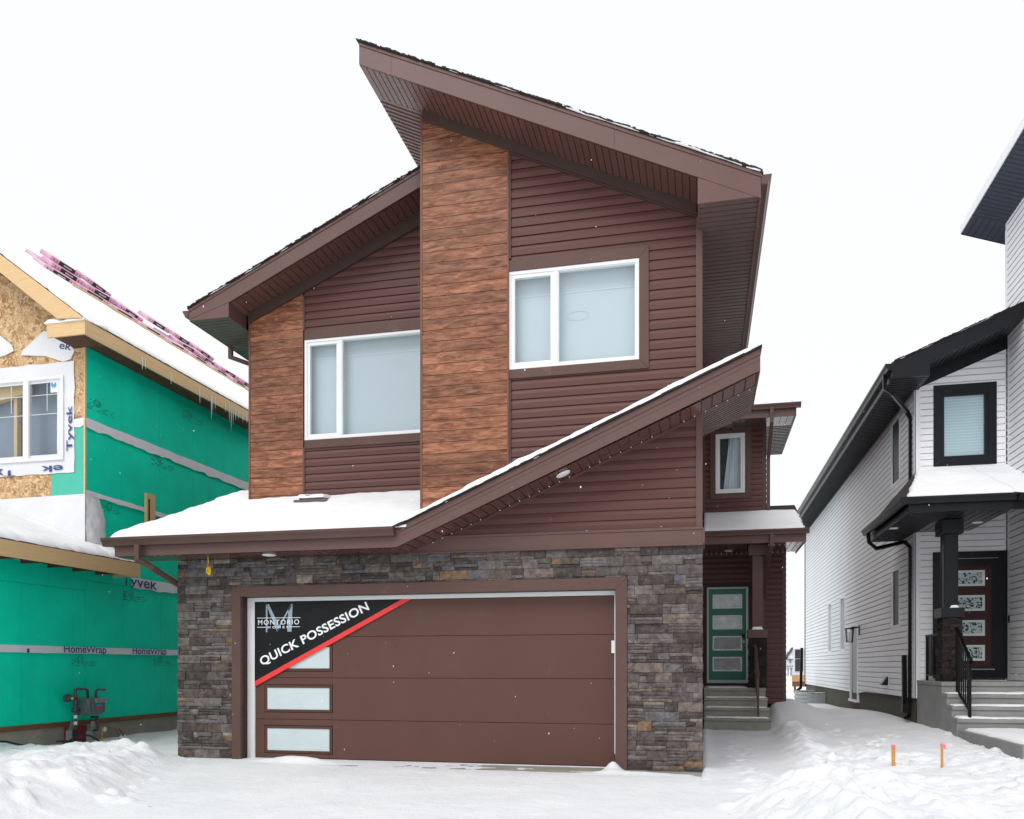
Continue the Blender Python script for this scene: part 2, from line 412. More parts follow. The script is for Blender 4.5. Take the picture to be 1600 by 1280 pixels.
def mat_stone(name, dark=1.0, brown=0.0):
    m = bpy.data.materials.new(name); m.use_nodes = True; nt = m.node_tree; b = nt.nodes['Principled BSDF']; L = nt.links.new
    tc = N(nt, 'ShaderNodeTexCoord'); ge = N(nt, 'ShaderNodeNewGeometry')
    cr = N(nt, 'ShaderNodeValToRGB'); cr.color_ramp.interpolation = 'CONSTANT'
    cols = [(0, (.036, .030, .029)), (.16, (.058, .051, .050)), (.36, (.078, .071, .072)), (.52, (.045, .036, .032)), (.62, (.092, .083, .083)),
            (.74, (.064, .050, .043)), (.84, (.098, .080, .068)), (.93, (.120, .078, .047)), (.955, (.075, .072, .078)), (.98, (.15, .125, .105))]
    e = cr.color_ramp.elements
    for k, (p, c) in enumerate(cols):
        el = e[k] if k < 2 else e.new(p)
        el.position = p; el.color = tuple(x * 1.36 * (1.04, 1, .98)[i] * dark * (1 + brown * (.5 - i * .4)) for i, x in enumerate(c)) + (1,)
    L(ge.outputs['Random Per Island'], cr.inputs[0])
    n1 = N(nt, 'ShaderNodeTexNoise', i={'Scale': 9, 'Detail': 9, 'Roughness': .72}); L(tc.outputs['Object'], n1.inputs[0])
    mr = N(nt, 'ShaderNodeMapRange', i={1: .3, 2: .72, 3: .36, 4: 1.95}); L(n1.outputs[0], mr.inputs[0])
    sc = N(nt, 'ShaderNodeVectorMath', operation='SCALE'); L(cr.outputs[0], sc.inputs[0]); L(mr.outputs[0], sc.inputs[3])
    # rust patches and pale edges
    n2 = N(nt, 'ShaderNodeTexNoise', i={'Scale': 4.2, 'Detail': 5, 'Roughness': .6}); L(tc.outputs['Object'], n2.inputs[0])
    m2 = N(nt, 'ShaderNodeMapRange', i={1: .68, 2: .78, 3: 0, 4: .55}); L(n2.outputs[0], m2.inputs[0])
    mix = N(nt, 'ShaderNodeMixRGB'); mix.inputs[2].default_value = (.30 * dark, .15 * dark, .055 * dark, 1); L(m2.outputs[0], mix.inputs[0]); L(sc.outputs[0], mix.inputs[1])
    n3 = N(nt, 'ShaderNodeTexNoise', i={'Scale': 13, 'Detail': 9, 'Roughness': .78}); L(tc.outputs['Object'], n3.inputs[0])
    m3 = N(nt, 'ShaderNodeMapRange', i={1: .56, 2: .72, 3: 0, 4: .6}); L(n3.outputs[0], m3.inputs[0])
    mi3 = N(nt, 'ShaderNodeMixRGB'); mi3.inputs[2].default_value = (.34 * dark, .32 * dark, .32 * dark, 1); L(m3.outputs[0], mi3.inputs[0]); L(mix.outputs[0], mi3.inputs[1])
    L(mi3.outputs[0], b.inputs['Base Color']); b.inputs['Roughness'].default_value = .75; b.inputs['Specular IOR Level'].default_value = .35
    bp = N(nt, 'ShaderNodeBump', i={'Strength': .8, 'Distance': .02}); L(n1.outputs[0], bp.inputs['Height']); L(bp.outputs[0], b.inputs['Normal'])
    M[name] = m
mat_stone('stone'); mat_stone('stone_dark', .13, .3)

def mat_wood():
    m = bpy.data.materials.new('wood_cladding'); m.use_nodes = True; nt = m.node_tree; b = nt.nodes['Principled BSDF']; L = nt.links.new
    tc = N(nt, 'ShaderNodeTexCoord'); ge = N(nt, 'ShaderNodeNewGeometry')
    # every board gets its own offset in the grain
    of = N(nt, 'ShaderNodeVectorMath', operation='SCALE'); of.inputs[0].default_value = (37, 11, 0); L(ge.outputs['Random Per Island'], of.inputs[3])
    ad = N(nt, 'ShaderNodeVectorMath', operation='ADD'); L(tc.outputs['Object'], ad.inputs[0]); L(of.outputs[0], ad.inputs[1])
    mp = N(nt, 'ShaderNodeMapping'); mp.inputs['Scale'].default_value = (3.2, 3.2, 17); L(ad.outputs[0], mp.inputs[0])
    n1 = N(nt, 'ShaderNodeTexNoise', i={'Scale': 1.15, 'Detail': 8, 'Roughness': .62, 'Distortion': 1.1}); L(mp.outputs[0], n1.inputs[0])
    cr = N(nt, 'ShaderNodeValToRGB'); e = cr.color_ramp.elements
    e[0].position = .26; e[0].color = (.060, .020, .011, 1); e[1].position = .64; e[1].color = (.335, .148, .080, 1)
    k = e.new(.44); k.color = (.190, .064, .031, 1)
    L(n1.outputs[0], cr.inputs[0])
    # broad light and dark clouds of stain
    mq = N(nt, 'ShaderNodeMapping'); mq.inputs['Scale'].default_value = (1.3, 1.3, 6); L(ad.outputs[0], mq.inputs[0])
    n2 = N(nt, 'ShaderNodeTexNoise', i={'Scale': 1.7, 'Detail': 3}); L(mq.outputs[0], n2.inputs[0])
    m2 = N(nt, 'ShaderNodeMapRange', i={1: .33, 2: .68, 3: .74, 4: 1.20}); L(n2.outputs[0], m2.inputs[0])
    sc = N(nt, 'ShaderNodeVectorMath', operation='SCALE'); L(cr.outputs[0], sc.inputs[0]); L(m2.outputs[0], sc.inputs[3])
    # per board tone
    m3 = N(nt, 'ShaderNodeMapRange', i={3: .80, 4: 1.22}); L(ge.outputs['Random Per Island'], m3.inputs[0])
    s2 = N(nt, 'ShaderNodeVectorMath', operation='SCALE'); L(sc.outputs[0], s2.inputs[0]); L(m3.outputs[0], s2.inputs[3])
    # knots
    mk = N(nt, 'ShaderNodeMapping'); mk.inputs['Scale'].default_value = (1.5, 0, 4.2); L(ad.outputs[0], mk.inputs[0])
    vo = N(nt, 'ShaderNodeTexVoronoi', i={'Scale': 1.25}); L(mk.outputs[0], vo.inputs[0])
    sn = N(nt, 'ShaderNodeMath', operation='SINE'); ms = N(nt, 'ShaderNodeMath', operation='MULTIPLY'); ms.inputs[1].default_value = 75; L(vo.outputs['Distance'], ms.inputs[0]); L(ms.outputs[0], sn.inputs[0])
    mk1 = N(nt, 'ShaderNodeMapRange', i={1: .20, 2: .06, 3: 0, 4: 1}); L(vo.outputs['Distance'], mk1.inputs[0])
    mk2 = N(nt, 'ShaderNodeMapRange', i={1: -.6, 2: .8, 3: .25, 4: .95}); L(sn.outputs[0], mk2.inputs[0])
    mm = N(nt, 'ShaderNodeMath', operation='MULTIPLY'); L(mk1.outputs[0], mm.inputs[0]); L(mk2.outputs[0], mm.inputs[1])
    mix = N(nt, 'ShaderNodeMixRGB'); mix.inputs[2].default_value = (.035, .013, .008, 1); L(mm.outputs[0], mix.inputs[0]); L(s2.outputs[0], mix.inputs[1])
    L(mix.outputs[0], b.inputs['Base Color']); b.inputs['Roughness'].default_value = .5; b.inputs['Specular IOR Level'].default_value = .35
    bp = N(nt, 'ShaderNodeBump', i={'Strength': .25, 'Distance': .006}); L(n1.outputs[0], bp.inputs['Height']); L(bp.outputs[0], b.inputs['Normal'])
    M['wood'] = m
mat_wood()
mat('wood_trim', (.15, .055, .03, 1), .5, .25, 6, .1, 40, stretch=(4, 4, .6))

def mat_osb():
    m = bpy.data.materials.new('osb'); m.use_nodes = True; nt = m.node_tree; b = nt.nodes['Principled BSDF']; L = nt.links.new
    tc = N(nt, 'ShaderNodeTexCoord')
    n0 = N(nt, 'ShaderNodeTexNoise', i={'Scale': 9, 'Detail': 5}); L(tc.outputs['Object'], n0.inputs[0])
    mx = N(nt, 'ShaderNodeMixRGB'); mx.inputs[0].default_value = .30; L(tc.outputs['Object'], mx.inputs[1]); L(n0.outputs['Color'], mx.inputs[2])
    vo = N(nt, 'ShaderNodeTexVoronoi', i={'Scale': 19}); L(mx.outputs[0], vo.inputs[0])
    sp = N(nt, 'ShaderNodeSeparateColor'); L(vo.outputs['Color'], sp.inputs[0])
    cr = N(nt, 'ShaderNodeValToRGB'); e = cr.color_ramp.elements; e[0].color = (.28, .14, .055, 1); e[1].color = (.74, .54, .32, 1); e[0].position = 0
    k = e.new(.3); k.color = (.50, .30, .13, 1)
    L(sp.outputs[0], cr.inputs[0])
    n1 = N(nt, 'ShaderNodeTexNoise', i={'Scale': 30, 'Detail': 6, 'Distortion': 2.5}); L(tc.outputs['Object'], n1.inputs[0])
    mr = N(nt, 'ShaderNodeMapRange', i={1: .3, 2: .7, 3: .7, 4: 1.25}); L(n1.outputs[0], mr.inputs[0])
    sc = N(nt, 'ShaderNodeVectorMath', operation='SCALE'); L(cr.outputs[0], sc.inputs[0]); L(mr.outputs[0], sc.inputs[3])
    L(sc.outputs[0], b.inputs['Base Color']); b.inputs['Roughness'].default_value = .8
    M['osb'] = m
mat_osb()

def mat_glass(name, tint=(.92, .97, 1.0, 1), refl=1.0, solid=0.0, col=(.4, .5, .6, 1), rough=.0):
    m = bpy.data.materials.new(name); m.use_nodes = True; nt = m.node_tree; L = nt.links.new
    for n in list(nt.nodes):
        if n.type != 'OUTPUT_MATERIAL': nt.nodes.remove(n)
    out = [n for n in nt.nodes if n.type == 'OUTPUT_MATERIAL'][0]
    tr = N(nt, 'ShaderNodeBsdfTransparent'); tr.inputs[0].default_value = tint
    gl = N(nt, 'ShaderNodeBsdfGlossy'); gl.inputs['Roughness'].default_value = rough
    lw = N(nt, 'ShaderNodeLayerWeight', i={0: .5}); pw = N(nt, 'ShaderNodeMath', operation='POWER'); pw.inputs[1].default_value = 5; L(lw.outputs['Facing'], pw.inputs[0])
    mu = N(nt, 'ShaderNodeMath', operation='MULTIPLY_ADD'); mu.inputs[1].default_value = .7; mu.inputs[2].default_value = .08 * refl; L(pw.outputs[0], mu.inputs[0]); mu.use_clamp = True
    mx = N(nt, 'ShaderNodeMixShader'); L(mu.outputs[0], mx.inputs[0]); L(tr.outputs[0], mx.inputs[1]); L(gl.outputs[0], mx.inputs[2])
    last = mx.outputs[0]
    if solid:
        df = N(nt, 'ShaderNodeBsdfDiffuse'); df.inputs[0].default_value = col
        m2 = N(nt, 'ShaderNodeMixShader'); m2.inputs[0].default_value = solid; L(mx.outputs[0], m2.inputs[1]); L(df.outputs[0], m2.inputs[2]); last = m2.outputs[0]
    L(last, out.inputs[0]); M[name] = m
mat('glass_side', (.030, .036, .042, 1), .35, .5, 5, spec=.05)
mat('glass_dark', (.05, .065, .07, 1), .05, .95, 4, spec=.8)  # darker blotches in the colour imitate reflections in the lower door panes
mat_glass('glass')
mat('glass_dark_mirror', (.20, .25, .27, 1), .03, .95, 3.0, spec=1.0, coat=1)  # blotches in the colour imitate reflections in the upper door panes
mat_glass('glass_mirror', refl=6, tint=(.6, .7, .75, 1))

def mat_frost():     # obscured glass with a leaf etching
    m = bpy.data.materials.new('etched'); m.use_nodes = True; nt = m.node_tree; b = nt.nodes['Principled BSDF']; L = nt.links.new
    tc = N(nt, 'ShaderNodeTexCoord'); n0 = N(nt, 'ShaderNodeTexNoise', i={'Scale': 6, 'Detail': 1}); L(tc.outputs['Object'], n0.inputs[0])
    mx = N(nt, 'ShaderNodeMixRGB'); mx.inputs[0].default_value = .35; L(tc.outputs['Object'], mx.inputs[1]); L(n0.outputs['Color'], mx.inputs[2])
    mp = N(nt, 'ShaderNodeMapping'); mp.inputs['Rotation'].default_value = (0, R(40), 0); mp.inputs['Scale'].default_value = (1, 1, 2.2); L(mx.outputs[0], mp.inputs[0])
    vo = N(nt, 'ShaderNodeTexVoronoi', i={'Scale': 12}); L(mp.outputs[0], vo.inputs[0])
    cr = N(nt, 'ShaderNodeValToRGB'); e = cr.color_ramp.elements; cr.color_ramp.interpolation = 'EASE'
    e[0].position = .40; e[0].color = (.03, .045, .045, 1); e[1].position = .46; e[1].color = (.50, .62, .63, 1)
    L(vo.outputs['Distance'], cr.inputs[0]); L(cr.outputs[0], b.inputs['Base Color']); b.inputs['Roughness'].default_value = .2
    M['etched'] = m
mat_frost()
def mat_blind():
    m = bpy.data.materials.new('blind'); m.use_nodes = True; nt = m.node_tree; b = nt.nodes['Principled BSDF']; L = nt.links.new
    tc = N(nt, 'ShaderNodeTexCoord'); wv = N(nt, 'ShaderNodeTexWave', i={'Scale': 5.0, 'Distortion': .6, 'Detail': 1}); wv.bands_direction = 'Z'; L(tc.outputs['Object'], wv.inputs[0])
    cr = N(nt, 'ShaderNodeValToRGB'); e = cr.color_ramp.elements; e[0].color = (.44, .58, .60, 1); e[1].color = (.58, .70, .72, 1)
    L(wv.outputs[0], cr.inputs[0]); L(cr.outputs[0], b.inputs['Base Color']); b.inputs['Roughness'].default_value = .7
    M['blind'] = m
mat_blind()

# ================================================================== GROUND
def sm(a, b, x):
    t = max(0, min(1, (x - a) / (b - a))); return t * t * (3 - 2 * t)
def fbm(x, y, s, o=4, seed=0.):
    return mnoise.fractal(Vector((x * s + seed, y * s - seed, seed * .37)), .9, 2.1, o)
def bumpf(x, y, cx, cy, rx, ry, p=1.0):
    q = ((x - cx) / rx) ** 2 + ((y - cy) / ry) ** 2
    return math.exp(-q ** p)
def clod(x, y, s, seed=0.):
    d = mnoise.voronoi(Vector((x * s + .35 * mnoise.noise(Vector((x * 3, y * 3, seed))), y * s, seed)))[0][0]
    return max(0, .75 - d * d * 1.6)
def ground(x, y):
    h = -.018 * max(0, 11.6 - y) if y > -5 else -.3
    # side yard between the houses climbs a little towards our entry wall
    side = sm(-.2, .8, x)
    h += side * (.50 * sm(19.0, 22.2, y) * sm(3.6, 2.1, x) * sm(1.35, 1.75, x) * sm(27, 23, y) + .10 * sm(12, 19, y) * sm(1.3, 2.2, x) * sm(33, 25, y))
    if y > 38: h += .42 * sm(38, 75, y) * (1 if x > -9 else 0)
    if y > 75: h -= (y - 75) * .0115
    # left ploughed bank along the drive
    e = -6.35 - .42 * max(0, y - 8.0) + .28 * mnoise.noise(Vector((y * .9, 3, 0))) + .10 * mnoise.noise(Vector((y * 3.1, 3, 0)))
    bank = sm(e + .1, e - 1.1, x) * sm(12.3, 11.2, y)
    if bank > 0:
        n = fbm(x, y, .85, 5, 2.3); lum = fbm(x, y, 2.3, 4, 8.1)
        h += bank * (1 - .30 * sm(-8.8, -10.0, x)) * (.25 + .11 * sm(11, 8, y) + .13 * n + .07 * lum) + bank * (.035 * clod(x, y, 3.2, 4) + .03 * clod(x, y, 6.5, 14) * clod(x, y, 1.4, 3) + .03 * fbm(x, y, 6, 4, 1))
    # right bank
    e2 = .15 + .10 * (9.5 - y) + .25 * mnoise.noise(Vector((y * .8, 9, 0))) + .10 * mnoise.noise(Vector((y * 2.9, 9, 0)))
    b2 = sm(e2, e2 + .8, x) * sm(10.3, 9.0, y + .25 * mnoise.noise(Vector((x * .8, 1, 0))) + .35 * max(0, x - 1.2) * .9)
    if b2 > 0:
        n = fbm(x, y, 1.0, 5, 5.5); lum = fbm(x, y, 2.8, 4, 3.1)
        h += b2 * (1 - .35 * sm(1.7, 2.6, x)) * (.31 + .07 * sm(2.2, 1.4, x) + .13 * n + .08 * lum + .06 * clod(x, y, 3.4, 7) + .03 * fbm(x, y, 7, 4, 1.7) + .05 * clod(x, y, 7.0, 17) * clod(x, y, 1.5, 13))
    # trodden yard on the right, lumpy and full of footprints
    yd = sm(1.2, 1.75, x) * sm(20.5, 18.0, y) + (sm(.1, .6, x) * sm(12.2, 11.2, y) * .8)
    yd = min(1, yd) * (1 - b2)
    if yd > 0:
        rough = sm(16.5, 13.5, y) * (1 - .75 * bumpf(x, y, 2.9, 11.9, 1.0, 1.0))
        h += yd * (.03 + .06 * fbm(x, y, .7, 4, 4.4) + rough * (.045 * fbm(x, y, 2.6, 4, 7.7) + .05 * clod(x, y, 3.0, 2) + .045 * clod(x * 1.0, y * .8, 6.0, 5) + .022 * fbm(x, y, 9, 3, 2.2)))
    # shovelled ridge beside the walk
    for cx_, cy_, rx_, ry_, a_ in ((1.75, 18.2, .35, .8, .20), (1.70, 16.6, .30, 1.0, .15), (1.60, 14.8, .28, 1.3, .12), (1.45, 13.0, .28, 1.0, .10)):
        h += a_ * bumpf(x, y, cx_ + .1 * mnoise.noise(Vector((y * 1.5, 4, 0))), cy_, rx_, ry_) * (1 + .5 * fbm(x, y, 2.8, 3, 6))
    # snow against the right house, falling away from its stair
    h += .14 * bumpf(x, y, 4.4, 23, .9, 4.5) + .10 * sm(4.8, 6.5, x) * sm(9, 15, y)
    # left side yard
    if x < -8.15 and y > 11: h += .03 * fbm(x, y, 1.2, 4, 2) * 1.0 + .02
    # small drift on the drive
    if -8.5 < x < 0 and y < 12:
        h += .010 * fbm(x * .55, y, 1.4, 4, 3.3) + .006 * fbm(x, y, 4.5, 3, 1.3)
        h += .10 * bumpf(x, y, -6.05, 11.62, .55, .13) + .15 * bumpf(x, y, -1.24, 11.68, .11, .14) + .05 * bumpf(x, y, -1.0, 11.45, .8, .10) - .028 * sm(11.0, 11.5, y) * (.25 + .75 * sm(-4.5, -1, x))
    if 0 <= x < 1.3 and y > 11: h += .012 * fbm(x, y, 2.0, 4, 3.9) + .03 * sm(.22, .0, x)
    return h
def axis(lo, hi, fine, far):
    a = []; x = lo
    while x <= hi + 1e-6: a.append(x); x += fine
    st = fine; x = hi
    while x < far: st *= 1.35; x += st; a.append(x)
    st = fine; x = lo; pre = []
    while x > -far: st *= 1.35; x -= st; pre.append(x)
    return pre[::-1] + a
gx = axis(-11.5, 7.4, .042, 900); gy = axis(6.0, 20.0, .042, 900)
nx = len(gx); HG = [[ground(x, y) for x in gx] for y in gy]
import bisect
def stamp_ground(cx, cy, rad, fn):
    i0 = bisect.bisect_left(gx, cx - rad); i1 = bisect.bisect_right(gx, cx + rad); j0 = bisect.bisect_left(gy, cy - rad); j1 = bisect.bisect_right(gy, cy + rad)
    for j in range(j0, j1):
        for i in range(i0, i1): HG[j][i] += fn(gx[i] - cx, gy[j] - cy)
grnd = random.Random(17)
def foot(cx, cy, ang, dep=.05):
    ca_, sa_ = math.cos(ang), math.sin(ang)
    def fn(dx, dy):
        a_ = (dx * ca_ + dy * sa_) / .17; b_ = (-dx * sa_ + dy * ca_) / .075; q = math.sqrt(a_ * a_ + b_ * b_)
        return -dep * (1 - sm(.75, 1.1, q)) + .018 * math.exp(-((q - 1.35) / .25) ** 2)
    stamp_ground(cx, cy, .34, fn)
def lump(cx, cy, r_, h_):
    an = grnd.uniform(0, 3.1); ec = grnd.uniform(.6, 1); ca_, sa_ = math.cos(an), math.sin(an); s_ = grnd.uniform(0, 99)
    def fn(dx, dy):
        a_ = (dx * ca_ + dy * sa_) / r_; b_ = (-dx * sa_ + dy * ca_) / (r_ * ec); q = math.sqrt(a_ * a_ + b_ * b_) + .25 * mnoise.noise(Vector((dx * 9, dy * 9, s_)))
        return h_ * (1 - sm(.55, 1.0, q))
    stamp_ground(cx, cy, r_ * 1.4, fn)
def trail(x0, y0, x1, y1, n, dep=.045, wob=.12):
    an = math.atan2(y1 - y0, x1 - x0)
    for k in range(n):
        t = k / max(1, n - 1); s_ = .09 if k % 2 else -.09
        foot(x0 + (x1 - x0) * t - math.sin(an) * s_ + grnd.uniform(-wob, wob) * .5, y0 + (y1 - y0) * t + math.cos(an) * s_ + grnd.uniform(-wob, wob) * .5, an + grnd.uniform(-.25, .25), dep * grnd.uniform(.6, 1.2))
trail(1.5, 12.4, 3.6, 17.2, 14); trail(4.3, 11.2, 4.9, 15.4, 11); trail(2.2, 11.0, 6.5, 13.0, 12); trail(2.5, 17.5, 2.9, 20.0, 7); trail(3.4, 10.8, 5.9, 11.6, 8); trail(.5, 12.2, .8, 19.0, 15, .010, .2); trail(5.2, 11.5, 6.8, 14.5, 8)
for k in range(46): foot(grnd.uniform(1.7, 6.6), grnd.uniform(10.8, 16.0), grnd.uniform(0, 3.1), grnd.uniform(.02, .05))
for k in range(190):        # broken clods on the ploughed banks
    y = grnd.uniform(6.2, 12.0); e = -6.35 - .42 * max(0, y - 8.0)
    if grnd.random() < .55: x = e - abs(grnd.gauss(0, .9)) + .12
    else: x = .15 + .10 * (9.5 - y) + abs(grnd.gauss(0, 1.4)) - .1; y = grnd.uniform(6.2, 9.9)
    r_ = grnd.choice([.03, .04, .05, .06, .08, .13]); lump(x, y, r_, r_ * grnd.uniform(.2, .5))
for k in range(200):
    x, y = grnd.uniform(1.4, 6.8), grnd.uniform(10.2, 17.5); r_ = grnd.choice([.035, .05, .07, .10])
    if abs(x - 2.9) > .9 or abs(y - 11.9) > .8: lump(x, y, r_, r_ * grnd.uniform(.2, .5))
for k in range(30): r_ = grnd.choice([.03, .04]); lump(grnd.uniform(-5, 1.2), grnd.uniform(8, 18), r_, r_ * .4)
vs = [(x, y, HG[j][i]) for j, y in enumerate(gy) for i, x in enumerate(gx)]
fs = [(j * nx + i, j * nx + i + 1, (j + 1) * nx + i + 1, (j + 1) * nx + i) for j in range(len(gy) - 1) for i in range(nx - 1)]
me = bpy.data.meshes.new('snow_ground'); me.from_pydata(vs, [], fs)
at = me.attributes.new('thin', 'FLOAT', 'POINT')
def thin(x, y):
    t = 0
    if -.05 < x < 1.4 and 10.5 < y < 20: t = sm(1.4, 1.15, x)
    if -8.0 < x < .4 and 5 < y < 12: t = max(t, .42 + .5 * sm(10.4, 11.6, y) * sm(-6, -1, x))
    return t
at.data.foreach_set('value', [thin(v[0], v[1]) for v in vs])
me.materials.append(M['ground'])
for p in me.polygons: p.use_smooth = True
g = bpy.data.objects.new('snow_ground', me); C.objects.link(g)
tag(g, 'snow-covered ground with ploughed banks and trodden yard in front of the houses', 'ground', kind='structure')
mb = MB(); mb.box(-8.25, .02, 11.38, 12.1, -.3, -.012)
tag(mb.build('driveway', M['concrete']), 'bare concrete lip of the driveway at the garage door', 'driveway', kind='structure')

# ================================================================== generic parts
def gutter(mb, p0, p1, out, w=.125, h=.115):
    """K-style gutter from p0 to p1 (top inner edge), out = unit outward"""
    out = Vector(out); p0 = Vector(p0); p1 = Vector(p1); d = (p1 - p0).normalized()
    pr = [(0, 0), (0, -h), (w * .62, -h), (w * .72, -h * .62), (w * .96, -h * .30), (w, -h * .05), (w, 0), (w - .012, 0), (w - .012, -.014), (w * .9, -h * .3), (w * .62, -h * .9), (.01, -h * .9), (.01, 0)]
    n = len(pr); vsA = [p0 + out * a + Vector((0, 0, b)) for a, b in pr]; vsB = [p1 + out * a + Vector((0, 0, b)) for a, b in pr]
    mb.mesh(vsA + vsB, [(i, (i + 1) % n, (i + 1) % n + n, i + n) for i in range(n)])
    for P_ in (p0, p1):      # end plates
        q = [P_ + out * a + Vector((0, 0, b)) for a, b in [(0, 0), (0, -h), (w * .62, -h), (w * .72, -h * .62), (w * .96, -h * .30), (w, 0)]]
        mb.slab(q, d * .003 if P_ is p1 else -d * .003)

def downspout(mb, path, a=.04, b=.03, up=(0, 0, 1)):
    mb.sweep(path, [(-a, -b), (a, -b), (a, b), (-a, b)], up=up)

def window(parent, fr, x0, x1, z0, z1, panes, trim=None, tmat='trim', fmat='white_trim', fw=.055, room='room_pale', deep=.34, proud=.035, pane='glass', label=None, opaque=False, ring=None, line=None):
    """frame mesh (part) with panes, trim, reveal as sub-parts. panes = list of (x0,x1,bw)"""
    mb = MB(**fr); d0, d1 = -.06, proud
    mb.box(x0, x1, d0, d1, z1 - fw, z1); mb.box(x0, x1, d0, d1, z0, z0 + fw)
    mb.box(x0, x0 + fw, d0, d1 - .0015, z0 + fw, z1 - fw); mb.box(x1 - fw, x1, d0, d1 - .0015, z0 + fw, z1 - fw)
    for k, (a, b, sw) in enumerate(panes):
        if k: mb.box(panes[k - 1][1], a, d0, d1 - .003, z0 + fw, z1 - fw)
        if sw:
            e = .004
            mb.box(a, b, d0 + .01, d1 - .012, z1 - fw - sw, z1 - fw); mb.box(a, b, d0 + .01, d1 - .012, z0 + fw, z0 + fw + sw)
            mb.box(a, a + sw, d0 + .01, d1 - .014, z0 + fw + sw, z1 - fw - sw); mb.box(b - sw, b, d0 + .01, d1 - .014, z0 + fw + sw, z1 - fw - sw)
    W = mb.build('window', M[fmat], parent, bevel=.003)
    if label: W['label'] = label
    for (a, b, sw) in panes:
        g = MB(**fr); g.face([g.P(a, -.01, z0 + fw), g.P(b, -.01, z0 + fw), g.P(b, -.01, z1 - fw), g.P(a, -.01, z1 - fw)])
        g.build('pane', M[pane], W)
    if not opaque:
        r = MB(**fr); e = .01
        r.face([r.P(x0, -deep, z0), r.P(x1, -deep, z0), r.P(x1, -deep, z1), r.P(x0, -deep, z1)])
        for q in ([(x0, z0), (x1, z0)], [(x1, z0), (x1, z1)], [(x1, z1), (x0, z1)], [(x0, z1), (x0, z0)]):
            (a, c), (b, d) = q; r.face([r.P(a, -.061, c), r.P(b, -.061, d), r.P(b, -deep, d), r.P(a, -deep, c)])
        r.build('reveal', M[room], W)
    if trim:
        l, rr, bt, tp = trim; t = MB(**fr); pd = proud + .012
        def mit(pts): t.prism(pts, 0.0, pd)
        X0, X1, Z0, Z1 = x0 - l, x1 + rr, z0 - bt, z1 + tp
        if tp: mit([(X0, Z1), (X1, Z1), (x1, z1), (x0, z1)])
        if bt: mit([(X0, Z0), (x0, z0), (x1, z0), (X1, Z0)])
        if l: mit([(X0, Z0), (X0, Z1), (x0, z1), (x0, z0)])
        if rr: mit([(X1, Z0), (x1, z0), (x1, z1), (X1, Z1)])
        (t.build_each if not (l or rr) else t.build)('window_trim', M[tmat], W, bevel=.006)
    return W

def ring_mesh(mb, c, r0, r1, n=40):
    for k in range(n):
        a0 = 2 * math.pi * k / n; a1 = 2 * math.pi * (k + 1) / n
        mb.face([mb.P(c[0] + r * math.cos(a), c[1], c[2] + r * .42 * math.sin(a)) for r, a in ((r0, a0), (r1, a0), (r1, a1), (r0, a1))])

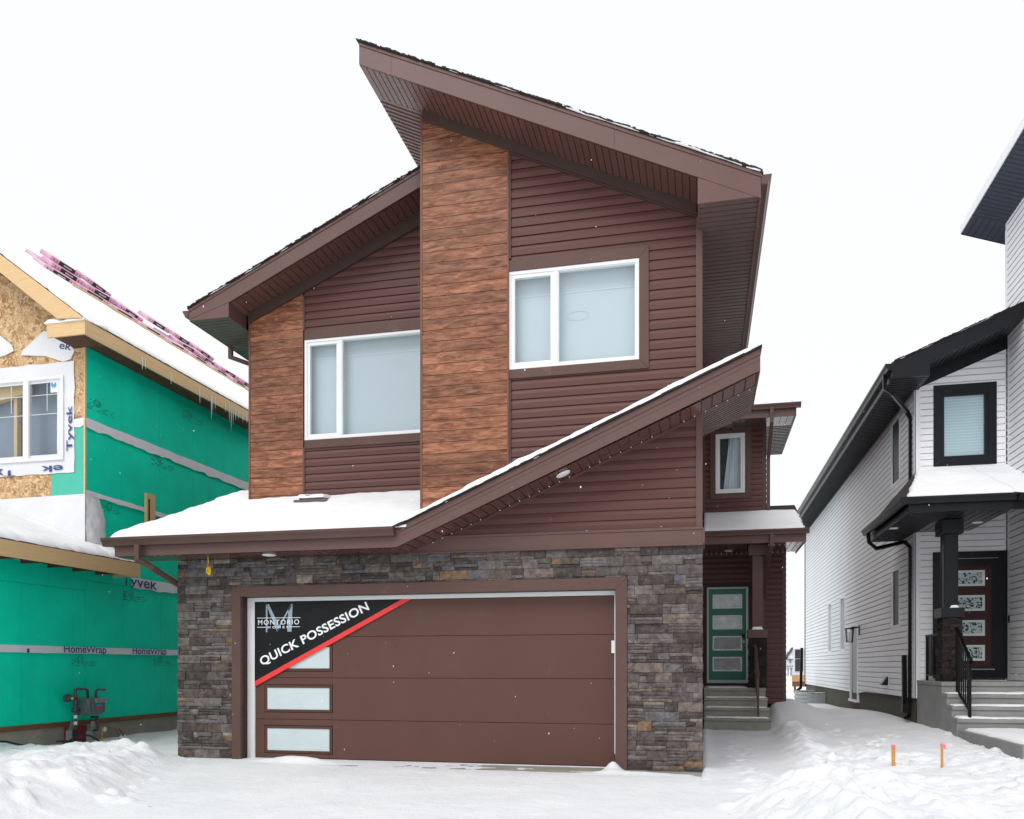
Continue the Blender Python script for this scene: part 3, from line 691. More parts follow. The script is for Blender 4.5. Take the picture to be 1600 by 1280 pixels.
def ledgestone(mb, x0, x1, z0, z1, skip=(), seed=1, dep=.03, lmin=.16, lmax=.50, course=.135):
    """stacked stone in even courses; each stone full height or two or three thin slips; skip rectangles"""
    rnd = random.Random(seed); n = max(1, round((z1 - z0) / course)); ch = (z1 - z0) / n
    for k in range(n):
        z = z0 + k * ch; x = x0 - rnd.random() * .2
        while x < x1:
            L = rnd.uniform(lmin, lmax); a, b = max(x, x0), min(x + L, x1); x += L
            if x1 - b < .07: b = x1; x = x1
            t = rnd.random(); ps = []
            if t < .42: ps = [(a, b, z, z + ch)]
            elif t < .80:
                f = rnd.choice([.35, .5, .5, .65]); zz = z + ch * f
                for c, d in ((z, zz), (zz, z + ch)):
                    if rnd.random() < .4 and b - a > .2: m = a + (b - a) * rnd.uniform(.3, .7); ps += [(a, m, c, d), (m, b, c, d)]
                    else: ps.append((a, b, c, d))
            else:
                for q in range(3): ps.append((a + rnd.uniform(0, .0), b, z + ch * q / 3, z + ch * (q + 1) / 3))
            for (a_, b_, c_, d_) in ps:
                rs = [(a_, b_, c_, d_)]
                for (s0, s1, t0, t1) in skip:
                    nr = []
                    for (p, q, r, s) in rs:
                        if q <= s0 or p >= s1 or s <= t0 or r >= t1: nr.append((p, q, r, s)); continue
                        if p < s0: nr.append((p, s0, r, s))
                        if q > s1: nr.append((s1, q, r, s))
                        if p < s1 and q > s0:
                            if s > t1: nr.append((max(p, s0), min(q, s1), t1, s))
                            if r < t0: nr.append((max(p, s0), min(q, s1), r, t0))
                    rs = nr
                for (p, q, r, s) in rs:
                    if q - p < .015 or s - r < .012: continue
                    f = dep + rnd.uniform(-.016, .014)
                    nx_ = max(2, int((q - p) / .05)); nz_ = 3 if s - r > .09 else 2
                    o = rnd.uniform(0, 99); V = []; Fs = []; gp_ = .0016
                    for j in range(nz_ + 1):
                        for i in range(nx_ + 1):
                            X = p + (q - p) * i / nx_; Z = r + (s - r) * j / nz_
                            ed = i in (0, nx_) or j in (0, nz_)
                            dd = f + .011 * mnoise.noise(Vector((X * 9, Z * 22, o))) + .005 * mnoise.noise(Vector((X * 30, Z * 50, o))) - (.007 if ed else 0)
                            if i == 0: X += gp_ + .0025 * abs(mnoise.noise(Vector((Z * 40, o, 1))))
                            if i == nx_: X -= gp_ + .0025 * abs(mnoise.noise(Vector((Z * 40, o, 2))))
                            if j == 0: Z += gp_ + .003 * abs(mnoise.noise(Vector((X * 25, o, 3))))
                            if j == nz_: Z -= gp_ + .003 * abs(mnoise.noise(Vector((X * 25, o, 4))))
                            V.append(mb.P(X, max(.004, dd), Z))
                    W_ = nx_ + 1
                    for j in range(nz_):
                        for i in range(nx_): c = j * W_ + i; Fs.append((c, c + 1, c + W_ + 1, c + W_))
                    ring = list(range(W_)) + [j * W_ + nx_ for j in range(1, nz_ + 1)] + [nz_ * W_ + i for i in range(nx_ - 1, -1, -1)] + [j * W_ for j in range(nz_ - 1, 0, -1)]
                    b0 = len(V); 
                    for c in ring: V.append(V[c] - mb.n * ((V[c] - mb.o).dot(mb.n)))
                    m = len(ring)
                    for c in range(m): Fs.append((ring[c], b0 + c, b0 + (c + 1) % m, ring[(c + 1) % m]))
                    mb.mesh(V, Fs)

def planks(mb, poly, ph=.163, z0=0, thick=.022, gap=.0075, seg=0):
    """horizontal boards clipped to a convex polygon in (u,z)"""
    lo = min(p[1] for p in poly); hi = max(p[1] for p in poly); k = math.floor((lo - z0) / ph)
    brk = sorted(set([p[1] for p in poly]))
    while z0 + k * ph < hi:
        a, b = max(lo, z0 + k * ph), min(hi, z0 + (k + 1) * ph - gap); k += 1
        if b - a < .004: continue
        zz = [a] + [q for q in brk if a < q < b] + [b]
        L_ = []; R_ = []
        for q in zz:
            c = clip_x(poly, min(max(q, lo + 1e-5), hi - 1e-5))
            if c: L_.append((c[0], q)); R_.append((c[1], q))
        pts = L_ + R_[::-1]
        if len(pts) >= 4: mb.prism([(x, z) for x, z in pts], 0, thick)

def shingle_edge(mb, p0, p1, across, thick=.03, seed=1, jag=.03, step=.07):
    """ragged stack of shingle ends along an edge"""
    rnd = random.Random(seed); p0 = Vector(p0); p1 = Vector(p1); L = (p1 - p0).length; d = (p1 - p0) / L; across = Vector(across); t = 0
    while t < L:
        l = rnd.uniform(.2, 1.3) * step; h = thick * rnd.uniform(.45, 1.1); o = rnd.uniform(0, jag)
        a = p0 + d * t - across * o; b = p0 + d * min(L, t + l) - across * o; c = across * (.12 + o)
        mb.hex([a, b, b + c, a + c], [q + Vector((0, 0, h)) for q in (a, b, b + c, a + c)]); t += l
# ================================================================== MAIN HOUSE
YF, YS, YE = 11.81, 13.8, 22.0
H = empty('brown_house', (-4, 12, 0), 'two-storey brown sided house with stone-faced garage, wood-look panels and split sloping roofs', 'house')
XL, XR = -8.2, -.03

# solid body behind the cladding
mb = MB(o=(0, 0, 0), u=(1, 0, 0), n=(0, 1, 0))
mb.prism([(-4.05, 2.0), (-.06, 2.0), (-.06, 7.45), (-4.05, 9.55)], 12.2, 24)
mb.prism([(-8.08, 2.0), (-4.1, 2.0), (-4.1, 9.15), (-8.08, 7.55)], 14.2, 24)
mb.box(-8.12, -.06, 12.3, 14.19, -.3, 3.1); mb.box(-8.12, -.06, 14.19, 24, -.3, 2.0)
mb.box(-.05, 1.98, 22.4, 30, 0, 4.3); mb.box(-.05, 1.50, 22.5, 30, 4.3, 7.55)
mb.build('wall', M['siding'], H)

# stone veneer with the garage opening left out
mb = MB(**FRONT(YF))
TX0, TX1, TZ1 = -7.22, -1.052, 2.70
ledgestone(mb, XL, XR + .01, .0, 3.135, skip=[(TX0, TX1, -1, TZ1)], seed=5)
st = mb.build('stone_veneer', M['stone'], H)
mb = MB(**RIGHTF(-.055)); ledgestone(mb, 11.80, 12.35, .0, 3.12, seed=8, dep=.03); mb.build('stone_veneer', M['stone'], H)
mb = MB(**LEFTF(-8.17)); ledgestone(mb, 11.80, 12.6, .0, 3.12, seed=9, dep=.03); mb.build('stone_veneer', M['stone'], H)
mb = MB(); mb.box(-8.15, TX0, YF + .005, 12.0, -.3, 3.1); mb.box(TX1, -.06, YF + .005, 12.0, -.3, 3.1); mb.box(TX0, TX1, YF + .005, 12.0, TZ1 - .02, 3.1)
mb.box(-8.15, -4.2, YF - .01, YF + .01, 3.1, 3.3); mb.build('mortar', M['black_rubber'], H)
mb = MB(); mb.box(-8.14, TX0 + .02, YF - .012, 12.0, -.3, .0); mb.box(TX1 - .02, -.05, YF - .012, 12.0, -.3, .0); mb.build_each('foundation', M['concrete'], H)

# siding of the street front
wx0, wz1 = XZ(793, 425, YF); wx1, wz1b = XZ(1001, 403, YF); wz0 = XZ(1000, 562, YF)[1]; wz1 = 7.17; wz0 = 5.75; wx0 = -2.775; wx1 = -.885
mb = MB(**FRONT(YF))
siding(mb, [(-4.08, 3.37), (-.10, 3.37), (-.10, 5.0), (-4.08, 5.0)], z0=3.375)
siding(mb, [(-2.78, 5.0), (-.10, 5.0), (-.10, 7.72), (-2.78, 8.99)], holes=[(wx0 + .01, wx1 - .01, wz0 + .01, wz1 - .01)], z0=3.375)
seams(mb, [(-1.9, 3), (-.62, 5), (-2.6, 15), (-.5, 17), (-1.4, 29), (-2.2, 31), (-.55, 24), (-.45, 27), (-3.0, 2)])
mb.build('siding', M['siding'], H)
mb = MB(**FRONT(YF))
mb.box(-.108, -.02, 0, .032, 3.37, 7.72); mb.build('corner_trim', M['fascia'], H, bevel=.004)
mb = MB(**FRONT(YF)); mb.box(-4.3, -.02, 0, .05, 3.14, 3.335); mb.box(-4.3, -.015, 0, .062, 3.335, 3.37); mb.box(-4.3, -.015, 0, .07, 3.118, 3.14)
mb.box(-.02, .012, -.5, .05, 3.14, 3.36)
mb.build('belly_band', M['fascia'], H, bevel=.004)
# right flank wall
mb = MB(**RIGHTF(XR - .02)); siding(mb, [(11.82, 3.37), (22, 3.37), (22, 7.6), (11.82, 7.6)], z0=3.375); siding(mb, [(12.36, .2), (22, .2), (22, 3.3), (12.36, 3.3)], z0=.2)
mb.build('siding', M['siding'], H)
mb = MB(**LEFTF(-8.1)); siding(mb, [(13.85, 3.0), (24, 3.0), (24, 7.6), (13.85, 7.6)], z0=3.375); siding(mb, [(12.6, 0.1), (24, 0.1), (24, 3.1), (12.6, 3.1)], z0=.1)
mb.build('siding', M['siding'], H)

# wood pillar
mb = MB(**FRONT(YF - .03)); px0, px1 = -4.075, -2.775
planks(mb, [(px0, 3.56), (px1, 4.12), (px1, 8.93), (px0, 9.56)], z0=3.6, ph=.166)
mb.build('wood_cladding', M['wood'], H)
mb = MB(**FRONT(YF)); mb.box(px0 - .03, px0 + .004, -.1, .058, 3.56, 9.62); mb.box(px1 - .004, px1 + .02, -.02, .056, 4.12, 9.0)
mb.prism([(px0, 3.58), (px1, 4.14), (px1, 8.9), (px0, 8.9)], .0, .029)
mb.build_each('cladding_trim', M['wood_trim'], H)
mb = MB(**FRONT(YF)); mb.box(px1 + .021, px1 + .045, -.01, .04, 4.2, 5.60); mb.box(px1 + .021, px1 + .045, -.01, .04, 7.36, 8.95)
mb.build_each('corner_trim', M['trim'], H)
mb = MB(**LEFTF(-4.08)); siding(mb, [(11.83, 4.0), (24, 4.0), (24, 9.7), (11.83, 9.7)], z0=3.375); mb.build('siding', M['siding'], H)

def front_window(P, Y, x0, x1, z0, z1, split, bw, trim, room, ring, line_z, tz, label):
    fr = FRONT(Y); fw = .048
    W = window(P, fr, x0, x1, z0, z1, [(x0 + fw, split - .028, bw), (split + .028, x1 - fw, .014)], trim=trim, fw=fw, room=room, proud=.03, deep=.16, label=label)  # pale backing box made shallow so the panes look like a bright room
    if ring:
        r = MB(**fr); ring_mesh(r, (ring[0], -.156, ring[1]), .15, .165); r.build('ceiling_light', M['room_ring'], W)
    r = MB(**fr); dz = .004
    r.mesh([r.P(x0, -.154, line_z), r.P(x1, -.154, line_z + tz), r.P(x1, -.154, line_z + tz + .014), r.P(x0, -.154, line_z + .014)], [(0, 1, 2, 3)])
    r.build('ceiling_line', M['room_line'], W)
    return W
sp = XZ(869, 495, YF)[0]
front_window(H, YF, wx0, wx1, wz0, wz1, sp, .052, (0, .135, .135, .16), 'room_pale', (XZ(903, 480, YF + .15)[0], 6.52), 6.86, .0, 'upper right window, trim on the top, right and bottom')

# ---- set back left upper wall
def sc(x, z, Y=YS, Y0=13.55): k = Y / Y0; return (x * k, CZ + (z - CZ) * k)
lx0 = XZ(477, 600, YS)[0]; lz1 = 7.31; lz0 = 5.51; lx1 = -4.55; lsp = XZ(533, 600, YS)[0]
wl0 = XZ(392, 600, YS)[0]; wl1 = XZ(474, 600, YS)[0]
fz = lambda x: 7.70 + .427 * (x - wl0)           # underside of the frieze
mb = MB(**FRONT(YS)); siding(mb, [(wl1 + .03, 4.2), (-4.08, 4.2), (-4.08, fz(-4.08) + .05), (wl1 + .03, fz(wl1) + .05)], holes=[(lx0 + .01, lx1 - .01, lz0 + .01, lz1 - .01)], z0=3.375)
mb.build('siding', M['siding'], H)
mb = MB(**FRONT(YS)); planks(mb, [(wl0, 4.2), (wl1, 4.2), (wl1, fz(wl1) + .03), (wl0, fz(wl0) + .03)], z0=4.21, ph=.166); mb.build('wood_cladding', M['wood'], H)
mb = MB(**FRONT(YS)); mb.box(wl0 - .03, wl0 + .005, -.05, .03, 4.2, 7.72); mb.box(wl1 - .003, wl1 + .012, 0, .028, 4.2, 8.1); mb.build_each('cladding_trim', M['wood_trim'], H)
mb = MB(**FRONT(YS)); mb.box(wl1 + .013, wl1 + .04, 0, .03, 4.2, 5.38); mb.box(wl1 + .013, wl1 + .04, 0, .03, 7.49, 8.12); mb.build_each('corner_trim', M['trim'], H)
front_window(H, YS, lx0, lx1, lz0, lz1, lsp, .055, (0, 0, .15, .17), 'room_pale_left', (XZ(625, 563, YS + .15)[0], 6.80), 7.02, .0, 'upper left window, its right edge behind the wood pillar')

# ---- high roof (falls to the right)
Y0R = 11.1; a = XZ(561, 66, Y0R); b = XZ(1189, 271, Y0R); kR = (b[1] - a[1]) / (b[0] - a[0])
zt = lambda x: a[1] + kR * (x - a[0])
XA, XB = a[0], b[0]; YB = 24.0; FH = .315
rf = MB(); rf.slab([(XA - .02, Y0R - .02, zt(XA)), (XB + .03, Y0R - .02, zt(XB + .03)), (XB + .03, YB, zt(XB + .03)), (XA - .02, YB, zt(XA))], (0, 0, .022))
shingle_edge(rf, (XA - .03, Y0R - .035, zt(XA) + .015), (XB + .02, Y0R - .035, zt(XB) + .015), (0, 1, 0), thick=.024, seed=3, jag=.02, step=.045)
RF = rf.build('roof', M['shingle'], H)
mb = MB(**FRONT(Y0R + .03)); mb.prism([(XA, zt(XA)), (XB, zt(XB)), (XB, zt(XB) - FH), (XA, zt(XA) - FH)], 0, .03)
mb.prism([(XA, zt(XA)), (XB + .01, zt(XB + .01)), (XB + .01, zt(XB) - .05), (XA, zt(XA) - .05)], .03, .043)
for u_ in (611, 960):       # joints in the metal
    xx = XZ(u_, 200, Y0R)[0]; sm_ = MB(**FRONT(Y0R + .03)); sm_.box(xx - .002, xx + .002, .03, .0308, zt(xx) - FH + .005, zt(xx) - .052); sm_.build('fascia_joint', M['dark_jamb'], RF)
zs = XZ(1092, 318, Y0R)[1]; XI = XZ(1090, 300, Y0R)[0]
mb.prism([(XI, zt(XI) - FH - .005), (XB, zt(XB) - FH + .04), (XB, zs), (XI, zs)], 0, .024)
mb.fr(**RIGHTF(XB)); mb.box(Y0R + .031, YB, -.02, .003, zs - .01, zt(XB) - .01)
mb.fr(**LEFTF(XA)); mb.box(Y0R + .031, YB, -.02, .003, zt(XA) - FH, zt(XA) - .005)
mb.fr(**LEFTF(XI)); mb.prism([(Y0R + .05, zs), (YF - .01, zs), (YF - .01, zt(XI) - FH - .12), (Y0R + .05, zt(XI) - FH + .02)], -.02, .0)
mb.build('fascia', M['fascia'], RF, bevel=.003)
so_ = FH + .005
mb = MB(); e = .02
zsf = lambda x: zt(x) - so_
ribbed(mb, (XA + .01, Y0R + .03, zsf(XA)), (XI, Y0R + .03, zsf(XI)), (XI, YF, zsf(XI)), (XA + .01, YF, zsf(XA)), pitch=.105, flip=1)
ribbed(mb, (-4.08, YF, zsf(-4.08)), (-4.08, YB, zsf(-4.08)), (XA + .01, YB, zsf(XA)), (XA + .01, YF, zsf(XA)), pitch=.105, flip=-1)
mb.build('soffit', M['soffit'], RF)
mb = MB(); ribbed(mb, (XI, Y0R + .04, zs + .01), (XI, YB, zs + .01), (XB - .015, YB, zs + .01), (XB - .015, Y0R + .04, zs + .01), pitch=.125, groove=.028, flip=-1)
mb.build('soffit', M['soffit_grey'], RF)
mb = MB(); gutter(mb, (XB + .004, Y0R + .0, zt(XB) - .02), (XB + .004, 21.0, zt(XB) - .02), (1, 0, 0), w=.13, h=.12); mb.build('gutter', M['gutter'], RF)
mb = MB(**FRONT(YF)); mb.prism([(px0 + .005, zsf(px0) - .0), (-.10, zsf(-.10) - .0), (-.10, zsf(-.10) - .155), (px0 + .005, zsf(px0) - .155)], .0, .075)
mb.prism([(px1, zsf(px1) - .155), (-.10, zsf(-.10) - .155), (-.10, zsf(-.10) - .178), (px1, zsf(px1) - .178)], .0, .045)
mb.build('frieze_board', M['frieze'], H)

# ---- low left roof (falls to the left)
Y1R = 13.2; a1 = XZ(291, 486, Y1R); b1 = XZ(656, 264, Y1R); k1 = (b1[1] - a1[1]) / (b1[0] - a1[0])
z1t = lambda x: a1[1] + k1 * (x - a1[0]); XC = a1[0] + .05
rf = MB(); rf.slab([(XC - .02, Y1R - .02, z1t(XC)), (-4.08, Y1R - .02, z1t(-4.08)), (-4.08, YB, z1t(-4.08)), (XC - .02, YB, z1t(XC))], (0, 0, .022))
shingle_edge(rf, (XC, Y1R - .035, z1t(XC) + .015), (-4.1, Y1R - .035, z1t(-4.1) + .015), (0, 1, 0), thick=.026, seed=13, jag=.02, step=.05)
RL = rf.build('roof', M['shingle'], H)
mb = MB(**FRONT(Y1R + .03)); XJ = XZ(357, 480, Y1R)[0]; zj = XZ(357, 495, Y1R)[1]; FH1 = .30
mb.prism([(XC, z1t(XC)), (XC, z1t(XC) - .18), (XJ, z1t(XJ) - FH1), (-4.08, z1t(-4.08) - FH1), (-4.08, z1t(-4.08))], 0, .03)
mb.prism([(XC, z1t(XC)), (XC, z1t(XC) - .05), (-4.08, z1t(-4.08) - .05), (-4.08, z1t(-4.08))], .03, .043)
mb.prism([(XC + .01, z1t(XC) - .18), (XC + .01, zj), (XJ, zj), (XJ, z1t(XJ) - FH1 + .05)], 0, .024)
mb.fr(**RIGHTF(XJ)); mb.prism([(Y1R + .03, zj), (YS, zj), (YS, z1t(XJ) - FH1 + .05), (Y1R + .03, z1t(XJ) - FH1 + .05)], -.02, 0)
mb.fr(**LEFTF(XC)); mb.box(Y1R + .031, YB, -.02, .003, zj, z1t(XC) - .005)
mb.build('fascia', M['fascia'], RL, bevel=.003)
z1s = lambda x: z1t(x) - FH1 - .01
mb = MB(); ribbed(mb, (XJ, Y1R + .03, z1s(XJ)), (-4.08, Y1R + .03, z1s(-4.08)), (-4.08, YS, z1s(-4.08)), (XJ, YS, z1s(XJ)), pitch=.125, groove=.018)
mb.build('soffit', M['soffit'], RL)
mb = MB(); ribbed(mb, (XC, Y1R + .04, zj + .006), (XC, YB, zj + .006), (XJ, YB, zj + .006), (XJ, Y1R + .04, zj + .006), pitch=.115, groove=.02, flip=-1)
mb.build('soffit', M['soffit_grey'], RL)
mb = MB(); gutter(mb, (XC - .004, Y1R, z1t(XC) - .02), (XC - .004, YB, z1t(XC) - .02), (-1, 0, 0), w=.12, h=.11); mb.build('gutter', M['gutter'], RL)
q0 = PX(372, 545, XC + .1); mb = MB(); downspout(mb, [(XC - .06, q0.y, zj + .18), (XC - .06, q0.y, zj - .12), (-8.16, q0.y + .1, zj - .45), (-8.16, q0.y + .1, 3.0)], .04, .03, up=(0, 1, 0)); mb.build('downspout', M['gutter'], RL)
mb = MB(**FRONT(YS)); mb.prism([(wl0 - .02, z1s(wl0)), (-4.09, z1s(-4.09)), (-4.09, fz(-4.09)), (wl0 - .02, fz(wl0))], 0, .07)
mb.build('frieze_board', M['frieze'], H)

# ---- garage roof and canopy
YG0 = 11.2; zE = 3.41; sl_ = .385
zg = lambda y: zE + sl_ * (y - YG0)
XGL = -8.98
rf = MB(); rf.slab([(XGL, YG0 - .04, zg(YG0 - .04)), (-4.2, YG0 - .04, zg(YG0 - .04)), (-4.2, YS, zg(YS)), (XGL, YS, zg(YS))], (0, 0, .022))
rf.slab([(XGL, YS, zg(YS)), (-8.1, YS, zg(YS)), (-8.1, 14.9, zg(14.9)), (XGL, 14.9, zg(14.9))], (0, 0, .022))
ca = XZ(617, 826, YG0); cb = XZ(1188, 545, YG0); kc = (cb[1] - ca[1]) / (cb[0] - ca[0]); zc = lambda x: ca[1] + kc * (x - ca[0]); XK = cb[0]
YK = 12.9
rf.slab([(ca[0], YG0 - .03, zc(ca[0])), (XK + .02, YG0 - .03, zc(XK + .02)), (XK + .02, YF, zc(XK + .02)), (ca[0], YF, zc(ca[0]))], (0, 0, .022))
rf.slab([(-.03, YF, zc(-.03)), (XK + .02, YF, zc(XK + .02)), (XK + .02, YK, zc(XK + .02)), (-.03, YK, zc(-.03))], (0, 0, .022))
shingle_edge(rf, (ca[0] - .1, YG0 - .05, zc(ca[0] - .1) + .012), (XK + .02, YG0 - .05, zc(XK + .02) + .012), (0, 1, 0), thick=.022, seed=23, jag=.012, step=.2)
RG = rf.build('roof', M['shingle'], H)
mb = MB(**FRONT(YG0 + .03)); FC = .285
mb.prism([(XGL + .08, zE - .01), (XGL + .08, 3.15), (ca[0] - .05, 3.15), (ca[0], 3.15), (XK - .02, zc(XK) - FC), (XK, zc(XK)), (ca[0] + .0, zc(ca[0]))], 0, .03) if False else None
mb.box(XGL + .09, ca[0] + .02, 0, .03, 3.145, 3.40)
mb.prism([(ca[0] - .02, zc(ca[0] - .02)), (ca[0] - .02, 3.145), (ca[0] + .02, 3.145), (XK - .02, zc(XK) - FC), (XK, zc(XK))], 0, .031)
mb.prism([(ca[0], zc(ca[0])), (ca[0] + .03, zc(ca[0]) - .07), (XK - .005, zc(XK) - .075), (XK + .005, zc(XK) + .002)], .031, .044)
mb.prism([(ca[0] + .1, zc(ca[0] + .1) - .135), (ca[0] + .1, zc(ca[0] + .1) - .143), (XK - .01, zc(XK) - .148), (XK - .01, zc(XK) - .14)], .031, .036)
mb.fr(**RIGHTF(XK)); mb.prism([(YG0 + .0, zc(XK) - FC), (YK, zc(XK) - FC), (YK, zc(XK)), (YG0, zc(XK))], -.03, .0)
mb.fr(**LEFTF(XGL)); mb.prism([(YG0, 3.3), (YG0 + .03, 3.15), (YG0 + .66, 3.15), (14.9, zg(14.9) - .22), (14.9, zg(14.9)), (YG0, zg(YG0))], -.10, -.08)
mb.build('fascia', M['fascia'], RG, bevel=.003)
zcs = lambda x: zc(x) - FC - .012
xm = ca[0] + .02
mb = MB(); ribbed(mb, (xm, YG0 + .03, 3.14), (XR, YG0 + .03, zcs(XR)), (XR, YF, zcs(XR)), (xm, YF, 3.14), pitch=.145, groove=.018, flip=1)
ribbed(mb, (XGL + .1, YG0 + .03, 3.14), (xm, YG0 + .03, 3.14), (xm, YF, 3.14), (XGL + .1, YF, 3.14), pitch=.14, groove=.018, flip=1)
mb.build('soffit', M['soffit'], RG)
mb = MB(); ribbed(mb, (XR, YG0 + .03, zcs(XR)), (XK - .03, YG0 + .03, zcs(XK)), (XK - .03, YF - .08, zcs(XK)), (XR, YF - .08, zcs(XR)), pitch=.145, groove=.018)
mb.build('soffit', M['trim'], RG)
mb = MB(); ribbed(mb, (XR, YF - .078, zcs(XR) - .006), (XR, YK, zcs(XR) - .006), (XK - .03, YK, zcs(XK) - .006), (XK - .03, YF - .078, zcs(XK) - .006), pitch=.10, groove=.024, flip=1)
mb.build('soffit', M['soffit_grey'], RG)
mb = MB(); rnd = random.Random(4); x = -3.9
while x < XK - .1:
    if rnd.random() < .85: mb.box(x, x + .012, YF - .09, YF - .078, zcs(x) - .014, zcs(x) - .002)
    x += .145
mb.build_each('soffit_vent', M['lamp_white'], RG)
mb = MB(**FRONT(YF)); mb.prism([(-4.2, zcs(-4.2) - .002), (-.1, zcs(-.1) - .002), (-.1, zcs(-.1) - .04), (-4.2, zcs(-4.2) - .04)], 0, .03); mb.build('frieze_board', M['trim'], H)
mb = MB(); gutter(mb, (XGL - .06, YG0 - .002, zE + .015), (ca[0] + .01, YG0 - .002, zE + .015), (0, -1, 0), w=.13, h=.125); mb.build('gutter', M['gutter'], RG)
mb = MB(); dx = XZ(215, 860, 11.1)[0]
downspout(mb, [(dx, 11.10, 3.30), (dx, 11.10, 3.08), (dx + .12, 11.28, 2.97), (-8.26, 12.25, 2.66), (-8.26, 12.3, .2)], .042, .034, up=(0, 1, 0)); mb.build('downspout', M['gutter'], RG, bevel=.004)
# roof vent
vp = (XZ(494, 780, 13.35)[0], 13.35); zv = zg(13.35)
mb = MB(); mb.prism([(vp[0] - .24, zv), (vp[0] + .24, zv), (vp[0] + .20, zv + .15), (vp[0] - .20, zv + .15)], vp[1] - .2, vp[1] + .2); mb.box(vp[0] - .29, vp[0] + .29, vp[1] - .27, vp[1] + .22, zv + .02, zv + .06)
mb.build('roof_vent', M['soffit_grey'], RG)
# pot lights
def potlight(parent, c, r=.10, tilt=0, mt='lamp_white'):
    mb = MB(); nrm = Vector((math.sin(tilt), 0, -math.cos(tilt)))
    mb.cyl(Vector(c), Vector(c) + nrm * .012, r, r * .96, 28); mb.cyl(Vector(c) + nrm * .0125, Vector(c) + nrm * .018, r * .72, r * .68, 24)
    return mb.build('pot_light', M[mt], parent)
c = PY(422, 866, 11.5); potlight(RG, (c.x, 11.47, 3.136), .105)
xx = XZ(880, 738, 11.47)[0]; potlight(RG, (xx, 11.47, zcs(xx) - .002), .105, tilt=math.atan(kc))

# ---- garage door
YD = 12.0
gx0 = XZ(399, 1000, YD)[0]; gx1 = XZ(962, 1000, YD)[0]; gz1 = XZ(962, 930, YD)[1]; gz0 = .012
zb = [gz0, XZ(950, 1131.5, YD)[1], XZ(950, 1060.5, YD)[1], XZ(950, 991, YD)[1], gz1]
wxa, wxb = XZ(418, 1090, YD)[0], XZ(515, 1090, YD)[0]
wrow = [(XZ(466, b_, YD)[1], XZ(466, t_, YD)[1]) for t_, b_ in ((1138.7, 1173), (1075, 1108.7), (1011.7, 1044.5), (950, 982))]
mb = MB(**FRONT(YD))
for k in range(4):
    z0_, z1_ = zb[k], zb[k + 1] - .006
    A0, A1 = wrow[k]
    mb.box(gx0, wxa - .05, -.04, 0, z0_, z1_); mb.box(wxb + .05, gx1 + .02, -.04, 0, z0_, z1_)
    mb.box(wxa - .05, wxb + .05, -.04, 0, z0_, A0 - .05); mb.box(wxa - .05, wxb + .05, -.04, 0, A1 + .05, z1_)
mb.box(gx0, gx1, -.06, -.042, 0, gz1)
GD = mb.build('garage_door', M['garage_panel'], H, bevel=.004)
for k in range(4):
    A0, A1 = wrow[k]; mb = MB(**FRONT(YD)); a_, b_ = wxa, wxb
    def fram(o, i, n0, n1):
        mb.box(a_ - o, b_ + o, n0, n1, A1 + i, A1 + o); mb.box(a_ - o, b_ + o, n0, n1, A0 - o, A0 - i)
        mb.box(a_ - o, a_ - i, n0, n1 - .0005, A0 - i, A1 + i); mb.box(b_ + i, b_ + o, n0, n1 - .0005, A0 - i, A1 + i)
    fram(.040, .020, -.02, .005); fram(.020, 0, -.02, .012)
    wf = mb.build('window', M['garage_panel'], GD, bevel=.003)
    mb = MB(**FRONT(YD)); mb.box(a_, b_, -.02, .002, A0, A1); mb.build('pane', M['panel_pale'], wf)
# brown trim and jambs, white stops
mb = MB(**FRONT(YF)); ix0, ix1, iz1 = TX0 + .15, TX1 - .165, TZ1 - .165
mb.prism([(TX0, -.02), (ix0, -.02), (ix0, iz1), (TX0, TZ1)], -.02, .05); mb.prism([(ix1, -.09), (TX1, -.09), (TX1, TZ1), (ix1, iz1)], -.02, .05)
mb.prism([(TX0, TZ1), (ix0, iz1), (ix1, iz1), (TX1, TZ1)], -.02, .05); mb.build('garage_trim', M['trim'], H, bevel=.006)
mb = MB(); mb.box(ix0 - .12, ix0, YF + .02, 12.05, -.02, iz1); mb.box(ix1, ix1 + .1, YF + .02, 12.05, -.02, iz1); mb.box(ix0, ix1, YF + .02, 12.05, iz1, iz1 + .1)
mb.build('door_jamb', M['dark_jamb'], H)
mb = MB(**FRONT(YD - .02)); w1 = .075
mb.box(ix0, gx0 + .004, -.03, .012, -.01, iz1); mb.box(gx0 + .005, ix1, -.03, .012, gz1, iz1 - .0); mb.box(ix1 - .03, ix1, -.03, .045, .2, gz1 - .001)
zq = XZ(960, 1012, YD)[1]; mb.box(ix1 - .075, ix1 - .031, -.03, .03, zq - .08, zq + .10)
mb.build('door_stop', M['white_trim'], H, bevel=.004)

# ---- entry wing at the back right
mb = MB(**FRONT(YE)); EX1 = XZ(1228, 950, YE)[0]; BX1 = XZ(1197, 700, YE)[0]
fd0, fd1 = XZ(1104.5, 990, YE)[0], XZ(1169.5, 990, YE)[0]; fz1 = XZ(1137, 917.5, YE)[1]; fz0 = XZ(1137, 1067.5, YE)[1]
siding(mb, [(-.03, .50), (EX1, .50), (EX1, 4.35), (-.03, 4.35)], holes=[(fd0 + .01, fd1 - .01, .5, fz1 - .01)], z0=.50)
bx0, bz1 = XZ(1118, 679, YE); bx1, _ = XZ(1164, 679, YE); bz0 = XZ(1140, 771, YE)[1]; bz1 = XZ(1140, 678, YE)[1]
siding(mb, [(-.03, 4.7), (BX1, 4.7), (BX1, 7.75), (-.03, 7.75)], holes=[(bx0 + .01, bx1 - .01, bz0 + .01, bz1 - .01)], z0=.50)
mb.build('siding', M['siding'], H)
